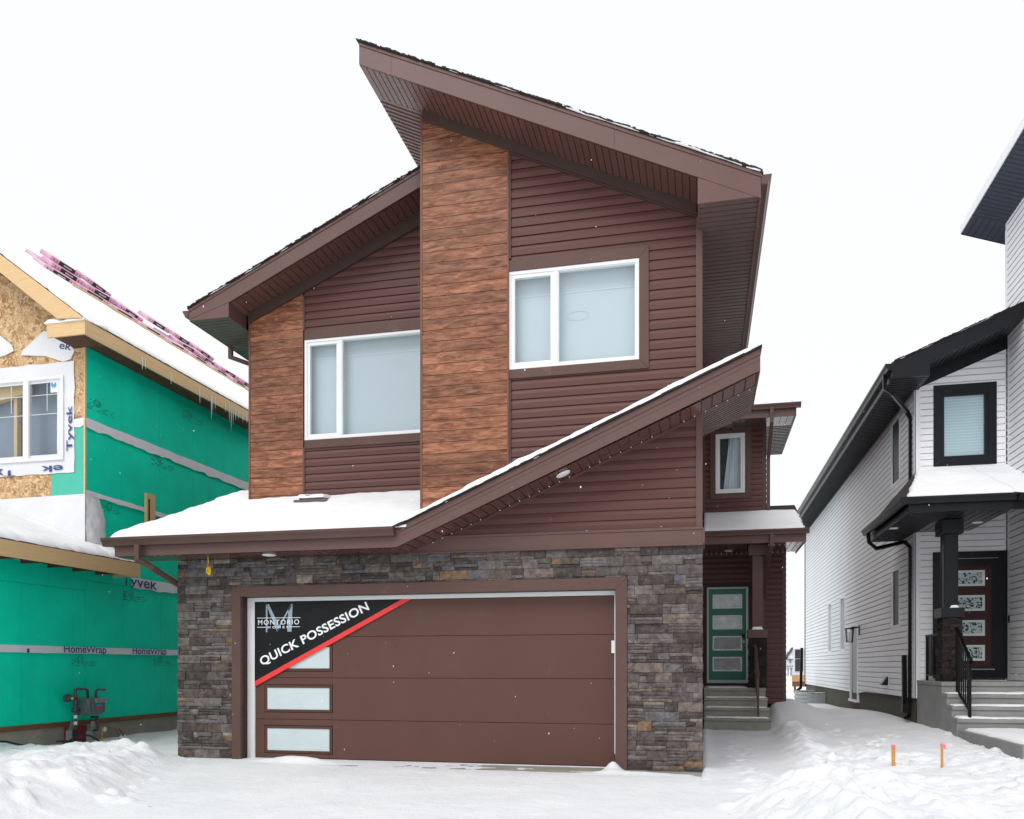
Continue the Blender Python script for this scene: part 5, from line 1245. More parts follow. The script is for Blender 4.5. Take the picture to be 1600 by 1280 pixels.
inv('Ty', -8, 26, 732, .16, .15)
mb.build('lettering', M['wrap_ink'], WR); mb = MB(**FRONT(YC0)); inv('ek', 66, 100, 727, .14, .12)
mb.build('lettering', M['wrap_ink'], WR); mb = MB(**FRONT(YC0)); p_ = xf(94, 546); put_text(mb, 'ek', (p_[0], YC0 - .034, p_[1]), Vector((.95, 0, -.2)).normalized(), Vector((.2, 0, .95)).normalized(), w=.28, h=.15, bold=.015)
mb.build('lettering', M['wrap_ink'], WR)

# roofs
XFs = -11.05; YU0 = 13.13; kU = .75; zU0 = 7.80; XRg = -15.0
zr = lambda x: zU0 + kU * (XFs - x)
rf = MB(); rf.slab([(XFs, YU0, zU0), (XFs, 36, zU0), (XRg, 36, zr(XRg)), (XRg, YU0 - .1, zr(XRg))], (0, 0, .03)); rf.slab([(XRg, YU0 - .1, zr(XRg)), (XRg, 36, zr(XRg)), (XRg - 4, 36, zr(XRg) - 3), (XRg - 4, YU0 - .1, zr(XRg) - 3)], (0, 0, .03))
UR = rf.build('roof', M['shingle'], U)
mb = MB(); mb.box(XFs - .04, XFs, YU0, 36, zU0 - .26, zU0 + .0); xq = XZ(73, 510, YU0)[0]; 
mb.box(xq, XFs - .041, YU0, YU0 + .04, zU0 - .26, zU0 - .005)
xr0 = XZ(114, 496, YU0)[0]
mb.fr(o=(0, YU0 - .05, 0), u=(1, 0, 0), n=(0, -1, 0)); mb.prism([(xr0 + .22, zr(xr0 + .22) - .02), (xr0 + .1, zr(xr0) - .16), (xr0 - .3, zr(xr0) - .14), (XRg - .3, zr(XRg) - .02), (XRg - .3, zr(XRg) + .24), (xr0 + .22, zr(xr0 + .22) + .02)], -.04, 0)
mb.build('fascia', M['lumber'], UR)
mb = MB(); mb.box(xq + .05, XFs - .05, YU0 + .05, YC0, zU0 - .22, zU0 - .05)
y_ = YC0 + .3
mb.box(XW + .02, XFs - .042, YC0 + .02, 36, zU0 - .20, zU0 - .10)
mb.box(XW - .05, XFs - .05, YC0, 36, zU0 - .09, zU0 - .03); mb.build('rafter', M['lumber_dark'], UR)  # solid dark fill, its colour standing for the deep shade under the eave
# lower garage roof eave
XLf = -11.0; zL = 3.50; kL = .40; YLe = 14.6
zl = lambda x: zL + kL * (XLf - x)
rf = MB(); rf.slab([(XLf, 4, zL), (XLf, YC0, zL), (-16, YC0, zl(-16)), (-16, 4, zl(-16))], (0, 0, .02)); rf.slab([(XLf, YC0, zL), (XLf, YLe, zL), (XW, YLe, zl(XW)), (XW, YC0, zl(XW))], (0, 0, .02)); LR = rf.build('roof', M['shingle'], U)
mb = MB(); mb.box(XLf - .04, XLf, 4, YLe, zL - .27, zL + .0); mb.box(XW, XLf - .041, YLe - .04, YLe, zL - .26, zL); mb.build('fascia', M['lumber'], LR)
mb = MB(); y_ = 4.3
while y_ < YLe - .2: mb.box(XW - .02, XLf - .041, y_, y_ + .04, zL - .26, zL - .08); y_ += .61
mb.build('rafter', M['lumber_dark'], LR)
# upright board in front of the wall
p_ = PX(237, 772, XW + .1); mb = MB(); mb.box(XW + .02, XW + .09, p_.y - .14, p_.y + .14, 3.95, p_.z); bb = mb.build('brace_board', M['lumber'], U)
mb = MB(); mb.box(XW + .09, XW + .092, p_.y - .10, p_.y - .04, 4.0, p_.z - .12); mb.build('board_slot', M['lumber_dark'], bb)
# snow on it
SL = empty('roof_snow', (XW, 14, 4), 'white snow lying on the roofs of the unfinished house', 'snow'); SL['kind'] = 'stuff'
sheet((XFs, 36, zU0 + .03), (XFs, YU0 + .02, zU0 + .03), (XRg, YU0 + .02, zr(XRg) + .03), (XRg, 36, zr(XRg) + .03), .06, seed=41, res=.15, parent=SL, rnd=.12)
sheet((xq - .02, YU0 - .03, zU0 + .0), (XFs + .02, YU0 - .03, zU0 + .0), (XFs + .02, YU0 + .6, zU0 + .05), (xq - .02, YU0 + .6, zU0 + .05), .085, seed=42, res=.05, parent=SL, rnd=.1)
sheet((XLf, YC0, zL + .02), (XLf, 4, zL + .02), (-16, 4, zl(-16) + .02), (-16, YC0, zl(-16) + .02), .09, seed=43, res=.08, parent=SL, rnd=.25, edges=(1, 1, 0, 0))
sheet((XLf, YLe, zL + .02), (XLf, YC0 - .02, zL + .02), (XW, YC0 - .02, zl(XW) + .02), (XW, YLe, zl(XW) + .02), .09, seed=44, res=.06, parent=SL, rnd=.2, edges=(1, 0, 0, 1))

# pink wrapped shingle bundles along the ridge
def make_bundle():
    o = empty('shingle_bundle', (0, 0, 0), '', 'bundle'); L_, W_, T_ = 1.0, .36, .11
    mb = MB(); vs = []
    mb.box(-W_ / 2, W_ / 2, -L_ / 2, L_ / 2, 0, T_); body = mb.build('wrapper', M['pink_wrap'], o, bevel=.02, local=True)
    mb = MB(); mb.box(W_ / 2 - .10, W_ / 2 + .002, -.24, .26, .006, T_ - .006); mb.build('wrapper_print', M['black_print'], o, local=True)
    mb = MB()
    for y_ in (-.40, -.30, .32, .42): mb.box(W_ / 2 - .03, W_ / 2 + .003, y_ - .018, y_ + .018, .035, .072)
    mb.build_each('print_mark', M['red_print'], o, local=True)
    mb = MB(); mb.box(W_ / 2 + .0022, W_ / 2 + .0035, -.10, .14, .04, .068); mb.build('print_bar', M['pink_wrap'], o, local=True)
    return o
proto = make_bundle(); rnd = random.Random(7)
ang = -math.atan(kU)
places = []
for row, (xo, n_, lvl) in enumerate(((.55, 9, 0), (.10, 9, 0), (.32, 7, 1), (.06, 5, 2))):
    y_ = 16.2 + .25 * row
    for k in range(n_):
        if (row, k) in ((1, 3), (2, 3), (3, 2)): y_ += 1.3
        places.append((XRg + xo, y_, lvl)); y_ += 1.06 + rnd.uniform(-.02, .10)
LBL = {0: 'first', 1: 'second', 2: 'third', 3: 'fourth', 4: 'fifth', 5: 'sixth', 6: 'seventh', 7: 'eighth', 8: 'ninth'}
rown = ['lowest row on the slope', 'row right at the ridge', 'second layer of the stack', 'topmost layer of the stack']
idx = 0
for row, n_ in enumerate((9, 9, 7, 5)):
    for k in range(n_):
        x_, y_, lvl = places[idx]
        o = proto
        if idx:
            o = proto.copy(); C.objects.link(o)
            for ch in proto.children: c_ = ch.copy(); C.objects.link(c_); c_.parent = o
        o.location = (x_, y_, zr(x_) + .045 + lvl * .112); o.rotation_euler = (rnd.uniform(-.03, .03), -ang + rnd.uniform(-.05, .05), rnd.uniform(-.09, .09))
        o['label'] = 'pink shingle bundle, %s from the street in the %s' % (LBL[k], rown[row]); o['group'] = 'pink shingle bundles along the ridge'; idx += 1
TB = empty('toe_board', (-14.2, 16, 9.5), 'long thin yellow board laid along the snowy slope under the pink bundles', 'board')
mb = MB(); pa = XRg + .86; mb.box(pa - .02, pa + .02, 16.4, 31, zr(pa) + .09, zr(pa) + .13); mb.build('board', M['lumber'], TB)

# icicles
def make_icicle():
    o = empty('icicle', (0, 0, 0), '', 'icicle'); mb = MB(); mb.cyl((0, 0, 0), (.002, 0, -.5), .014, .008, 7); mb.cyl((.002, 0, -.5), (.004, 0, -1), .008, .001, 7); mb.build('icicle_shaft', M['ice'], o, local=True); return o
ic = make_icicle(); rnd = random.Random(11); us = [222, 227, 267, 312, 330, 332, 336, 352, 358, 361, 364, 368, 372, 379, 385]; ln_ = [.14, .10, .12, .22, .45, .28, .15, .10, .28, .50, .30, .18, .12, .12, .10]
words = ['short icicle at the street end of the roof eave', 'tiny icicle beside the short one near the street end of the eave', 'single small icicle midway along the roof eave', 'thin icicle apart from the rest, above the green wall', 'long icicle left of the cluster', 'medium icicle touching the long left one', 'stubby icicle right of the long left one', 'tiny icicle starting the right cluster', 'thin icicle just before the longest one', 'longest icicle in the right cluster', 'medium icicle right of the longest one', 'short icicle second right of the longest', 'stubby icicle before the brown house', 'small icicle near the brown house corner', 'last tiny icicle beside the brown house corner']
for i, (u_, l_) in enumerate(zip(us, ln_)):
    o = ic
    if i:
        o = ic.copy(); C.objects.link(o); c_ = ic.children[0].copy(); C.objects.link(c_); c_.parent = o
    p_ = PX(u_, 600, XFs + .01); o.location = (XFs + .012, p_.y, zU0 - .12); o.scale = (1, 1, l_ + .12); o['label'] = words[i]; o['group'] = 'icicles along the unfinished roof eave'

# gas meter
GM = empty('gas_meter', (-11.4, 13.4, 0), 'grey gas meter with bent pipes and regulator against the green wall', 'gas meter')
gp = lambda u, v, X=-11.35: PX(u, v, X)
mb = MB(); pr = .026
A1_ = gp(118, 1150); mb.tube([(A1_.x, A1_.y, .0), (A1_.x, A1_.y, gp(118, 1078).z), (A1_.x, gp(122, 1077).y, gp(118, 1076.5).z), (A1_.x, gp(134, 1076).y, gp(135, 1076.5).z), (A1_.x, gp(137, 1078).y, gp(137, 1079).z), (A1_.x, gp(137, 1078).y, gp(137, 1090).z)], pr, 10)
for v_q in (1088, 1098, 1108): z_ = gp(118, v_q).z; mb.cyl((A1_.x, A1_.y, z_ - .03), (A1_.x, A1_.y, z_ + .03), .04, None, 10)
z_ = gp(118, 1110).z; mb.cyl((A1_.x, A1_.y - .08, z_), (A1_.x, A1_.y + .08, z_), .035, None, 8)
B1y = gp(150, 1090).y; mb.tube([(-11.35, B1y, gp(150, 1090).z), (-11.35, B1y, gp(150, 1079).z), (-11.35, gp(154, 1078).y, gp(154, 1077.5).z), (-11.5, gp(164, 1078, -11.5).y, gp(164, 1078).z)], pr, 10)
mb.tube([(-11.3, gp(149, 1120).y, gp(149, 1118).z), (-11.3, gp(149, 1120).y, gp(149, 1141).z), (-11.55, gp(152, 1141).y, gp(149, 1142).z)], .022, 8)
mb.build('pipe', M['pipe_grey'], GM, smooth=True)
mb = MB(); by0, by1 = gp(126, 1105).y, gp(157, 1105).y - .12; bz0_, bz1_ = gp(140, 1118).z, gp(140, 1090).z
mb.box(-11.52, -11.16, by0, by1, bz0_ + .02, bz1_); MBd = mb.build('meter_body', M['meter_grey'], GM, bevel=.045)
mb = MB(); mb.box(-11.159, -11.12, by0 + .05, by1 - .02, bz0_ + .06, bz1_ - .05); mb.cyl((-11.3, by0 - .03, bz0_ + .13), (-11.3, by0 + .01, bz0_ + .13), .12, None, 20); mb.build('meter_cover', M['meter_grey'], MBd, bevel=.02)
mb = MB(); mb.box(-11.14, -11.09, by0 + .10, by1 - .02, bz1_ - .09, bz1_ - .01); mb.build('meter_dial', M['galvanised'], MBd, bevel=.006)
mb = MB(); mb.box(-11.119, -11.117, by0 + .14, by1 - .12, bz0_ + .17, bz0_ + .215); mb.build('label_plate', M['sticker_blue'], MBd); mb = MB(); mb.box(-11.119, -11.117, by0 + .14, by1 - .12, bz0_ + .12, bz0_ + .165); mb.build('label_plate', M['red_print'], MBd)
mb = MB(); mb.cyl((-11.44, gp(109, 1091).y, gp(109, 1091).z), (-11.36, gp(109, 1091).y, gp(109, 1091).z), .075, .075, 20); mb.cyl((-11.36, gp(109, 1091).y, gp(109, 1091).z), (-11.32, gp(109, 1091).y, gp(109, 1091).z), .045, .035, 16); mb.cyl((-11.36, gp(109, 1091).y, gp(109, 1091).z), (-11.36, A1_.y, gp(109, 1091).z), .02, None, 8); mb.build('regulator', M['pipe_grey'], GM)
mb = MB(); p_ = gp(112, 1091.5, -11.31); mb.cyl(p_, p_ + Vector((.03, 0, 0)), .022, None, 10); p_ = gp(159, 1156, -11.3); mb.cyl(p_, p_ + Vector((.012, 0, 0)), .03, None, 12); mb.tube([gp(159.5, 1136, -11.3), gp(160, 1146, -11.3), gp(159, 1154, -11.3)], .007, 6); mb.build_each('yellow_tag', M['yellow'], GM)
mb = MB()
for (ua, ub) in ((103, 112), (135, 144)):
    q = [gp(ua + 7, 1127, -11.55), gp(ub + 4, 1127, -11.55), gp(ub + 3, 1134, -11.5), gp(ub, 1143, -11.3), gp(ub, 1157, -11.3), gp(ua, 1157, -11.3), gp(ua, 1143, -11.3), gp(ua + 6, 1135, -11.5)]
    mb.slab([q[0], q[1], q[2], q[7]], (.004, .004, 0)); mb.slab([q[7], q[2], q[3], q[6]], (.004, .004, 0)); mb.slab([q[6], q[3], q[4], q[5]], (.004, .004, 0))
mb.build_each('bracket', M['galvanised'], GM)
mb = MB(); 
for (ua, ub) in ((103, 113), (122, 136)): a0 = gp(ua, 1135, -11.56); b0 = gp(ub, 1158, -11.56); mb.box(-11.595, -11.56, a0.y, b0.y, -.05, a0.z)
mb.build_each('protection_plate', M['red_paint'], GM)
mb = MB(); mb.cyl((A1_.x, A1_.y, -.05), (A1_.x, A1_.y, gp(118, 1141).z), .04, None, 14); a0 = gp(143, 1120.5, -11.28); b0 = gp(153, 1120.5, -11.28); mb.cyl(a0, b0, .025, None, 10); mb.build_each('sleeve', M['black_rubber'], GM)
mb = MB(); 
for v_q in (1120, 1130): z_ = gp(118, v_q).z; mb.cyl((A1_.x, A1_.y, z_ - .03), (A1_.x, A1_.y, z_ + .03), .030, None, 12)
mb.build_each('pipe_label', M['banner_white'], GM)
# water pipe stub and hose
WS = empty('pipe_stub', (-11.55, 15, .3), 'two capped copper pipe ends sticking out of the foundation right of the gas meter', 'pipe')
mb = MB(); 
for (ua, va, ub, vb) in ((168, 1139, 180, 1139), (180, 1139, 190, 1153), (185, 1138.5, 197, 1151)): mb.tube([gp(ua, va, -11.5), gp(ub, vb, -11.4)], .012, 7)
mb.build('copper_pipe', M['copper'], WS)
mb = MB()
for (ua, va, ub, vb) in ((188, 1150, 193, 1156), (195, 1149, 199, 1156)): mb.cyl(gp(ua, va, -11.41), gp(ub, vb, -11.33), .022, None, 10)
p_ = gp(164, 1140, -11.5); mb.cyl(p_, p_ + Vector((.02, 0, 0)), .05, .03, 12); mb.build('pipe_cap', M['banner_white'], WS)
HS = empty('hose', (-11, 12.6, .3), 'black hose arching out of the snow bank below the gas meter', 'hose')
mb = MB(); pts = [gp(u, v, -10.95) for u, v in ((-30, 1158), (10, 1159), (36, 1165))]; mb.tube(pts, .018, 8)
pts = [gp(u, v, -10.9) for u, v in ((98, 1163), (108, 1158), (120, 1151), (132, 1148.5), (142, 1150), (152, 1156), (161, 1163))]; mb.tube(pts, .018, 8)
pts = [gp(u, v, -10.85) for u, v in ((88, 1159), (110, 1158.5), (130, 1159), (148, 1162))]; mb.tube(pts, .016, 8); mb.build_each('hose_length', M['black_rubber'], HS, smooth=True)
# ================================================================== WHITE HOUSE ON THE RIGHT
XN, YN = 4.57, 20.04; YNB = 40.5; XT = 6.43
W = empty('white_house', (XN, 22, 0), 'white sided house with black trim and gutters, right of the brown house', 'house')
mb = MB(); mb.box(XN + .36, 14, YN + .36, YNB - .05, .3, 7.4); mb.box(XT + .05, 14, 14.5, YN + .35, .3, 11.5); mb.prism([(0, 0)], 0, 0) if False else None
mb.fr(o=(0, 0, 0), u=(1, 0, 0), n=(0, 1, 0)); mb.prism([(XN + .36, 7.39), (14, 7.39), (14, 9.0), (XT, 8.4)], YN + .5, YNB); mb.build('wall', M['white_siding'], W)
zs0 = .74
# side features as rectangles (u=Y)
def sy(u): return PX(u, 1000, XN).y
def szr(u, v): return PX(u, v, XN).z
s_l = XN
swin = [((1393.5, 1407.5), szr(1407, 645), szr(1407, 752), 'upper narrow side window near the front corner'), ((1394, 1407), szr(1407, 884), szr(1407, 980), 'lower narrow side window near the front corner'),
        ((1314, 1321.5), szr(1321, 930), szr(1321, 1017), 'second of the two slim side windows'), ((1295, 1300), szr(1300, 940), szr(1300, 1020), 'slim side window farthest back')]
holes = [(sy(b), sy(a), z0_, z1_) for (a, b), z1_, z0_, _ in swin]
dyr = (sy(1342), sy(1329.5)); dz1 = szr(1340, 973); dz0 = .42
mb = MB(**LEFTF(XN))
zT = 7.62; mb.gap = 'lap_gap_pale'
siding(mb, [(YN, zs0), (YNB, zs0 - .10), (YNB, zT), (YN, zT)], holes=[(h[0] + .02, h[1] - .02, h[2] + .02, h[3] - .02) for h in holes] + [(dyr[0], dyr[1], .0, dz1)], z0=zs0 - .556, out=.024, face=.80)
mb.fr(**FRONT(YN))
ux0, ux1 = XZ(1475, 665, YN)[0], XZ(1538, 665, YN)[0]; uz1, uz0 = XZ(1505, 618, YN)[1], XZ(1505, 712, YN)[1]
rk0 = XZ(1430, 600, YN)[1]
siding(mb, [(XN, zs0), (XT, zs0), (XT, 8.9), (XN, 8.0)], holes=[(ux0 - .1, ux1 + .1, uz0 - .1, uz1 + .1), (4.95, 6.37, 1.15, 3.93)], z0=zs0, out=.020, face=.84)
mb.fr(**LEFTF(XT)); siding(mb, [(14.5, .9), (YN, .9), (YN, 11.2), (14.5, 11.2)], z0=zs0, out=.024, face=.80)
mb.build('siding', M['white_siding'], W)
mb = MB(**FRONT(YN)); mb.box(XN - .02, XN + .10, 0, .03, zs0, 7.9); mb.box(XT - .05, XT, 0, .02, 1.15, 8.9); mb.fr(**LEFTF(XN)); mb.box(YN - .03, YN + .10, 0, .03, zs0, 7.9)
mb.fr(**LEFTF(XT)); mb.box(YN + .0, YN + .08, -.02, .025, 8.8, 11.15); mb.box(YN - .10, YN, 0, .025, 1.15, 8.9); mb.build_each('corner_trim', M['white_vinyl'], W)
mb = MB(); mb.box(XN + .02, 14, YN + .02, YNB, -.4, zs0 - .03); mb.box(XN + .015, XN + .03, YN + .02, YNB, -.4, zs0 - .12); mb.build('foundation', M['foundation'], W)
mb = MB(**LEFTF(XN)); mb.box(YNB - .06, YNB + .04, -.02, .05, .5, 7.7); mb.build('corner_trim', M['black_trim'], W)
for (a, b), z1_, z0_, lab in swin:
    y0_, y1_ = sy(b), sy(a)
    W_ = window(W, LEFTF(XN), y0_, y1_, z0_, z1_, [(y0_ + .07, y1_ - .07, 0)], fw=.07, fmat='white_vinyl', room='room_dark', deep=.3, proud=.03, pane='glass_side' if 'slim' not in lab else 'glass', label=lab)
    mb = MB(**LEFTF(XN))
    if 'slim' not in lab:
        mb.box(y0_ + .05, y1_ - .05, -.24, -.23, z0_ + (z1_ - z0_) * .22, z0_ + (z1_ - z0_) * .42); mb.build('curtain', M['curtain_pale'], W_)
    else: mb.box(y0_ + .05, y1_ - .05, -.14, -.13, z0_, z1_); mb.build('curtain', M['white_vinyl'], W_)
mb = MB(**LEFTF(XN)); mb.box(dyr[0], dyr[0] + .10, -.1, .04, dz0, dz1); mb.box(dyr[1] - .10, dyr[1], -.1, .04, dz0, dz1); mb.box(dyr[0] + .1, dyr[1] - .1, -.1, .04, dz1 - .1, dz1); mb.box(dyr[0] - .03, dyr[1] + .03, -.05, .08, dz0 - .07, dz0)
mb.build('door_frame', M['white_vinyl'], W)
mb = MB(**LEFTF(XN)); mb.box(dyr[0] + .1, dyr[1] - .1, -.1, -.02, dz0, dz1 - .1); mb.box(dyr[0] + .28, dyr[1] - .28, -.02, -.008, dz0 + .2, dz0 + .9); mb.box(dyr[0] + .28, dyr[1] - .28, -.02, -.008, dz0 + 1.05, dz1 - .3); mb.build('side_door', M['grey_door'], W, bevel=.005)
# wall lantern
lp = PX(1344, 984, XN); LT = MB(**LEFTF(XN)); ly = lp.y; lz = lp.z
LT.box(ly - .09, ly + .09, 0, .05, lz - .15, lz + .12); LT.box(ly - .02, ly + .02, .05, .26, lz + .05, lz + .09); ln_m = LT.build('wall_lantern', M['black_metal'], W)
mb = MB(**LEFTF(XN)); c0 = .30
for s_ in (-1, 1):
    for t_ in (-1, 1): mb.sweep([mb.P(ly + s_ * .10, c0 + t_ * .10, lz + .02), mb.P(ly + s_ * .075, c0 + t_ * .075, lz - .36)], [(-.008, -.008), (.008, -.008), (.008, .008), (-.008, .008)])
mb.box(ly - .12, ly + .12, c0 - .12, c0 + .12, lz + .02, lz + .05); mb.box(ly - .08, ly + .08, c0 - .08, c0 + .08, lz - .38, lz - .36); mb.build('lantern_cage', M['black_metal'], ln_m)
mb = MB(**LEFTF(XN)); mb.cyl(mb.P(ly, c0, lz - .34), mb.P(ly, c0, lz - .10), .03, None, 10); mb.build('bulb', M['curtain_pale'], ln_m)
# dryer vent
vp_ = PX(1388, 1064, XN); mb = MB(**LEFTF(XN)); y_, z_ = vp_.y, vp_.z; mb.box(y_ - .16, y_ + .16, 0, .03, z_ - .14, z_ + .14)
mb.build('wall_vent', M['white_vinyl'], W); mb = MB(**LEFTF(XN)); V8 = [mb.P(y_ - .12, .03, z_ + .11), mb.P(y_ + .12, .03, z_ + .11), mb.P(y_ + .12, .03, z_ - .11), mb.P(y_ - .12, .03, z_ - .11)]; V9 = [mb.P(y_ - .12, .05, z_ + .11), mb.P(y_ + .12, .05, z_ + .11), mb.P(y_ + .12, .20, z_ - .11), mb.P(y_ - .12, .20, z_ - .11)]; mb.hex(V8, V9); mb.build('vent_hood', M['black_trim'], W.children[-1])
# upper front window with deep black trim
wn = window(W, FRONT(YN), ux0 - .07, ux1 + .07, uz0 - .07, uz1 + .07, [(ux0, ux1, 0)], trim=(.15, .17, .15, .18), tmat='black_trim', fmat='black_trim', fw=.07, room='room_dark', deep=.3, proud=.02, label='upper window with wide black trim and closed blinds')
mb = MB(**FRONT(YN)); mb.box(ux0, ux1, -.06, -.05, uz0, uz1); mb.build('blind', M['blind'], wn)
# main roof: left eave with gutter, front rake
XE = PX(1385, 574, 3.88).x; YR = PX(1395, 572, 3.90).y; ze = PX(1390, 574, 3.88).z; e1 = XZ(1597, 476, YR); kN = (e1[1] - ze) / (e1[0] - XE)
zN = lambda x: ze + kN * (x - XE)
rf = MB(); rf.slab([(XE, YR, ze), (XT, YR, zN(XT)), (XT, YN + .05, zN(XT)), (XE, YN + .05, ze)], (0, 0, .03)); rf.slab([(XE, YN + .05, ze), (9.0, YN + .05, zN(9)), (9, YNB + .4, zN(9)), (XE, YNB + .4, ze)], (0, 0, .03))
shingle_edge(rf, (XE + .05, YR - .03, zN(XE + .05) + .02), (XT - .02, YR - .03, zN(XT) + .02), (0, 1, 0), thick=.03, seed=53, jag=.02)
NR = rf.build('roof', M['shingle'], W)
zso = XZ(1430, 600, YN)[1] - .0; zso = ze - .30; XJN = XZ(1453, 588, YR)[0]
mb = MB(**FRONT(YR + .03)); FN = .30
mb.prism([(XE, ze), (XE, zso), (XJN, zso), (XJN, zN(XJN) - FN), (XT, zN(XT) - FN), (XT, zN(XT))], 0, .03); mb.fr(**LEFTF(XE)); mb.box(YR + .03, YNB + .4, -.03, 0, zso, ze - .01)
mb.fr(**RIGHTF(XJN)); mb.prism([(YR + .03, zso), (YN, zso), (YN, zN(XJN) - FN), (YR + .03, zN(XJN) - FN)], -.02, 0)
mb.build('fascia', M['black_trim'], NR)
mb = MB(); ribbed(mb, (XJN, YR + .03, zN(XJN) - FN), (XT, YR + .03, zN(XT) - FN), (XT, YN, zN(XT) - FN), (XJN, YN, zN(XJN) - FN), pitch=.13, groove=.02)
ribbed(mb, (XE + .03, YR + .04, zso + .01), (XE + .03, YNB + .3, zso + .01), (XN, YNB + .3, zso + .01), (XN, YR + .04, zso + .01), pitch=.13, groove=.02)
ribbed(mb, (XN, YR + .04, zso + .01), (XJN, YR + .04, zso + .01), (XJN, YN, zso + .01), (XN, YN, zso + .01), pitch=.13, groove=.02); mb.build('soffit', M['black_soffit'], NR)
mb = MB(**FRONT(YN)); mb.prism([(XJN, zN(XJN) - FN), (XT, zN(XT) - FN), (XT, zN(XT) - FN - .26), (XJN, zN(XJN) - FN - .26)], 0, .04); mb.build('frieze_board', M['black_trim'], W)
mb = MB(); gutter(mb, (XE - .004, YR - .02, ze + .0), (XE - .004, YNB + .4, ze), (-1, 0, 0), w=.13, h=.14); mb.build('gutter', M['black_trim'], NR)
mb = MB(); yd_ = YR + .35; downspout(mb, [(XE - .07, yd_, zso + .2), (XE - .07, yd_, zso - .10), (XE + .1, yd_ + .06, zso - .22), (XN - .12, YN + .22, zso - .40), (XN - .05, YN + .24, zso - .55), (XN - .05, YN + .24, 4.9)], .037, .034, up=(0, 1, 0)); mb.build('downspout', M['black_metal'], NR)
# high shed roof of the tall part
q_ = XZ(1502, 352, 20.9); XH = q_[0]; zH = q_[1]; kH = -.37; zh = lambda x: zH + kH * (x - XH)
rf = MB(); rf.slab([(XH, 13, zh(XH)), (XH, 20.9, zh(XH)), (9.5, 20.9, zh(9.5)), (9.5, 13, zh(9.5))], (0, 0, .03)); HR = rf.build('roof', M['shingle'], W)
mb = MB(); mb.box(XH - .02, XH + .0, 13, 20.9, zH - .20, zH - .005); mb.build('fascia', M['white_vinyl'], HR)
mb = MB(**FRONT(20.93)); mb.prism([(XH, zh(XH) - .2), (9, zh(9) - .2), (9, zh(9)), (XH, zh(XH))], 0, .02); mb.build('fascia', M['black_trim'], HR)
mb = MB(); ribbed(mb, (XH, 13, zh(XH) - .20), (XH, YN + .05, zh(XH) - .20), (XT + .1, YN + .05, zh(XT + .1) - .20), (XT + .1, 13, zh(XT + .1) - .20), pitch=.14, groove=.02)
ribbed(mb, (XH, YN + .05, zh(XH) - .20), (XT + 1.6, YN + .05, zh(XT + 1.6) - .20), (XT + 1.6, 20.9, zh(XT + 1.6) - .20), (XH, 20.9, zh(XH) - .20), pitch=.13, groove=.02); mb.build('soffit', M['blue_soffit'], HR)
# porch roof wrapping the corner
XP = 3.77; YPf = PX(1415, 780, XP).y; zP = PX(1415, 779, XP).z; YPb = PX(1354, 833, XP).y; XP2 = XZ(1586, 770, YPf)[0]; hP = .14; kP = .38
rf = MB(); up_ = zP + kP * (YN - YPf)
rf.slab([(XP, YPf, zP), (XP2, YPf, zP), (XP2 + .0, YN, up_), (XN + .0, YN, up_)], (0, 0, .03)); rf.slab([(XP, YPf, zP), (XN, YN, up_), (XN, YPb, zP + .30), (XP, YPb, zP)], (0, 0, .03)); rf.slab([(XP2, YPf, zP), (8.0, YPf + 1.0, zP - .02), (8, YN, up_), (XP2, YN, up_)], (0, 0, .03))
NP = rf.build('roof', M['shingle'], W)
zPs = PX(1429, 834, XN).z
mb = MB(**FRONT(YPf + .06)); mb.box(XP + .06, XP2 - .03, 0, .03, zPs, zP - .02); mb.fr(**LEFTF(XP + .06)); mb.box(YPf + .06, YPb, -.03, 0, zPs, zP - .02); mb.fr(o=(0, 0, 0), u=(1, 0, 0), n=(0, 1, 0)); mb.box(XP + .04, XN, YPb - .03, YPb, zPs, zP + .05)
mb.slab([(XP2 - .03, YPf + .03, zPs), (XP2 - .03, YPf + .03, zP), (8, YPf + 1.03, zP - .02), (8, YPf + 1.03, zPs)], (0, .03, 0)); mb.build('fascia', M['black_trim'], NP)
mb = MB(); gutter(mb, (XP, YPf, zP + .01), (XP2, YPf, zP + .01), (0, -1, 0), w=.12, h=.13); gutter(mb, (XP, YPf - .1, zP + .01), (XP, YPb, zP + .01), (-1, 0, 0), w=.12, h=.13); gutter(mb, (XP2, YPf, zP + .01), (8, YPf + 1.0, zP - .01), Vector((.5, -.86, 0)), w=.12, h=.13); mb.build('gutter', M['black_trim'], NP)
mb = MB(); ribbed(mb, (XP + .08, YPf + .08, zPs + .01), (XP + .08, YPb, zPs + .01), (XN, YPb, zPs + .01), (XN, YPf + .08, zPs + .01), pitch=.14, groove=.02)
ribbed(mb, (XN, YPf + .08, zPs + .01), (XP2, YPf + .08, zPs + .01), (XP2, YN, zPs + .01), (XN, YN, zPs + .01), pitch=.14, groove=.02); mb.build('soffit', M['black_soffit'], NP)
d_ = (zPs - CZ) * F / (HOR - 826); r_ = ray(1396, 826); potlight(NP, (r_[0] * d_, r_[1] * d_, zPs + .008), .10)
d_ = (zPs - CZ) * F / (HOR - 817); r_ = ray(1527, 817); potlight(NP, (r_[0] * d_, r_[1] * d_, zPs + .008), .10)
mb = MB(); yb_ = YPb - .3; downspout(mb, [(XP - .03, yb_, zP - .08), (XP + .0, yb_, zPs - .05), (XP + .16, yb_, zPs - .20), (XN - .14, YN + .32, zPs - .14), (XN - .055, YN + .26, zPs - .28), (XN - .055, YN + .26, .62), (XN - .08, YN + .2, .35), (XN - .2, YN - .0, .30)], .037, .034, up=(0, 1, 0))
mb.build('downspout', M['black_metal'], NP)
